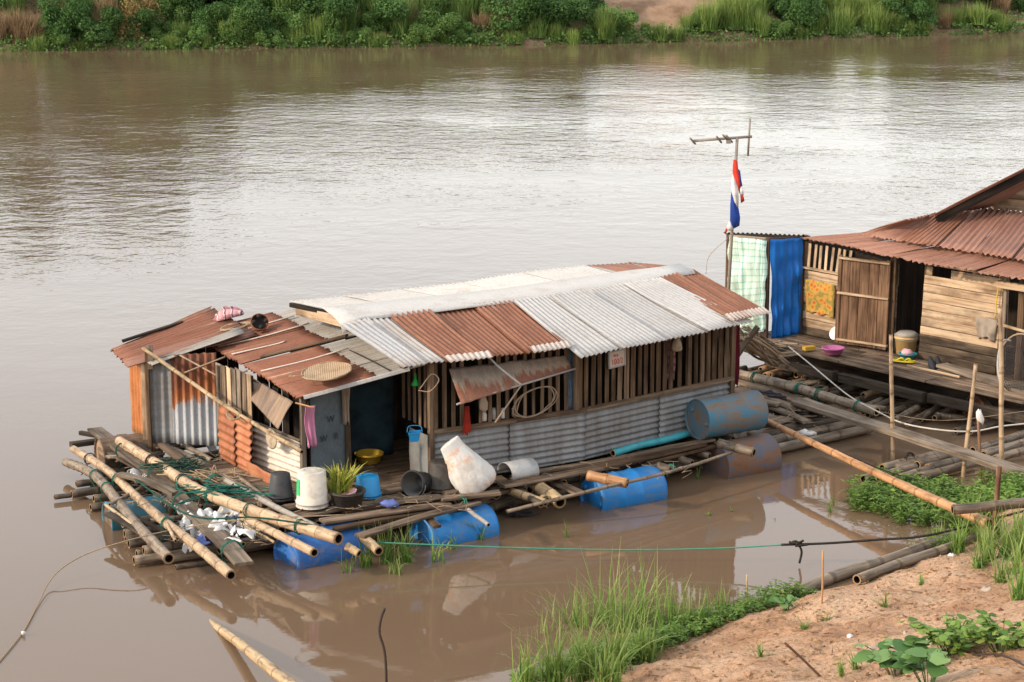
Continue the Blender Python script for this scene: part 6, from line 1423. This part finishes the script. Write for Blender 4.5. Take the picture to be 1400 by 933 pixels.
for i, (px, py, sz, mt, lab) in enumerate(((1350, 808, .05, 'stone', 'pale stone half buried in the sand'), (1193, 888, .05, 'stone', 'small pale stone beside the broad leaved plant'), (1272, 722, .07, 'plastic_pink', 'pinkish plastic scrap at the edge of the weeds'), (1240, 868, .03, 'stone', 'tiny stone on the sand slope'), (1162, 872, .03, 'bag_white', 'white paper scrap on the sand'), (1300, 762, .04, 'bag_white', 'white scrap on the sand by the logs'), (1370, 838, .03, 'clay', 'brown clod near the bushy plant'))):
    blob('stone' if mt in ('stone', 'clay') else 'scrap', [(-.01, sz, sz * .7, 0, 0), (sz * .3, sz * 1.05, sz * .8, 0, 0), (sz * .6, sz * .5, sz * .4, 0, 0)], MAT[mt], T(G(px, py)) @ Matrix.Rotation(i, 4, 'Z'), 14, .09, 12, label=lab, cat='stone' if mt in ('stone', 'clay') else 'rubbish')
# clods of earth on the bank
r = random.Random(31); mb = MB()
for i in range(420):
    px, py = r.uniform(880, 1405), r.uniform(745, 940); p = P(px, py, .4)
    for _ in range(6): p = P(px, py, near_h(p.x, p.y) * .6 + p.z * .4)
    z = near_h(p.x, p.y)
    if z < .06: continue
    sz = r.uniform(.006, .02) if r.random() < .93 else r.uniform(.02, .045); vs = []
    for (a, b_, c_) in ((1, 0, 0), (-1, 0, 0), (0, 1, 0), (0, -1, 0), (0, 0, 1), (0, 0, -1)):
        k = sz * r.uniform(.6, 1.3); vs.append((p.x + a * k + r.uniform(-.3, .3) * sz, p.y + b_ * k, z + c_ * k * .7 + r.uniform(-.2, .2) * sz))
    mb.add(vs, [(0, 2, 4), (2, 1, 4), (1, 3, 4), (3, 0, 4), (2, 0, 5), (1, 2, 5), (3, 1, 5), (0, 3, 5)])
obj('earth_clods', mb, MAT['sand'], kind='stuff', label='small clods of earth scattered over the sandy bank', cat='clods')
# small twigs, straw and cord ends strewn over the left raft and the decks
r = random.Random(77); mb = MB()
def strew(n, x0, x1, y0, y1, za, zb):
    for i in range(n):
        c_ = P(r.uniform(x0, x1), r.uniform(y0, y1), r.uniform(za, zb)); an = r.gauss(.6, .9); l_ = r.uniform(.03, .16); d = V((math.cos(an) * l_, math.sin(an) * l_, r.uniform(-.02, .02)))
        tube(mb, [c_ - d, c_ + V((0, 0, r.uniform(-.01, .015))), c_ + d], r.uniform(.002, .006), 4)
strew(150, 180, 340, 615, 690, .26, .34); strew(110, 230, 380, 680, 745, .18, .25); strew(60, 400, 640, 670, 700, .41, .43); strew(30, 700, 960, 625, 655, .39, .42); strew(60, 1020, 1130, 520, 590, .26, .31)
obj('twig_debris', mb, MAT['wire'], kind='stuff', label='twigs and straw strewn over the rafts', cat='debris')
for pts, r_, m_, lab in (([P(196, 618, .42), P(262, 662, .40)], .022, 'bamboo_grey', 'thin grey bamboo beside the thick pale pole by the shed'), ([P(240, 650, .40), P(330, 700, .40)], .018, 'bamboo_tan', 'thin tan cane lying under the green rope tangle'), ([P(150, 690, .28), P(215, 655, .34)], .02, 'bamboo_grey', 'thin grey cane crossing the kinked pole'),
                          ([P(330, 716, .28), P(376, 742, .24)], .016, 'bamboo_tan', 'short tan cane beside the muddy blue barrel'), ([P(228, 716, .33), P(240, 740, .30)], .018, 'bamboo_fresh', 'split bamboo stub tied to the long pale pole'), ([P(285, 640, .40), P(345, 672, .42)], .02, 'bamboo_grey', 'grey cane leaning by the rusty skirt sheet'),
                          ([P(322, 650, .40), P(372, 688, .42)], .024, 'bamboo_grey', 'grey bamboo length before the black bucket')):
    bamboo('cane', pts, r_, r_ * .9, MAT[m_], label=lab, cat='cane', node=.2)
# more weathered canes and boards piled on the left raft
rk = random.Random(91)
for i in range(30):
    x0, y0 = rk.uniform(130, 330), rk.uniform(608, 715); y0 = max(y0, 600 + (x0 - 130) * .18)
    if rk.random() < .6: dx, dy = rk.uniform(35, 85), rk.uniform(22, 55)
    else: dx, dy = rk.uniform(30, 80), rk.uniform(-16, -2)
    z0 = rk.uniform(.16, .30)
    if i % 4 == 3: plank('board', P(x0, y0, z0), P(x0 + dx, y0 + dy, z0 + rk.uniform(-.03, .04)), rk.uniform(.06, .11), .025, MAT[rk.choice(('wood_grey', 'wood_deck', 'wood_wet'))], None, 1.8, label='weathered board jumbled among the canes of the left raft', cat='board', group='boards jumbled on the left raft')
    else: bamboo('cane', [P(x0, y0, z0), P(x0 + dx * .5 + rk.uniform(-3, 3), y0 + dy * .5, z0 + rk.uniform(-.01, .03)), P(x0 + dx, y0 + dy, z0 + rk.uniform(-.03, .04))], rk.uniform(.016, .034), rk.uniform(.014, .026), MAT[rk.choice(('bamboo_grey', 'bamboo_wet', 'bamboo_grey', 'bamboo_tan'))], node=.22, label='weathered grey cane jumbled on the left raft', cat='cane', group='canes jumbled on the left raft')
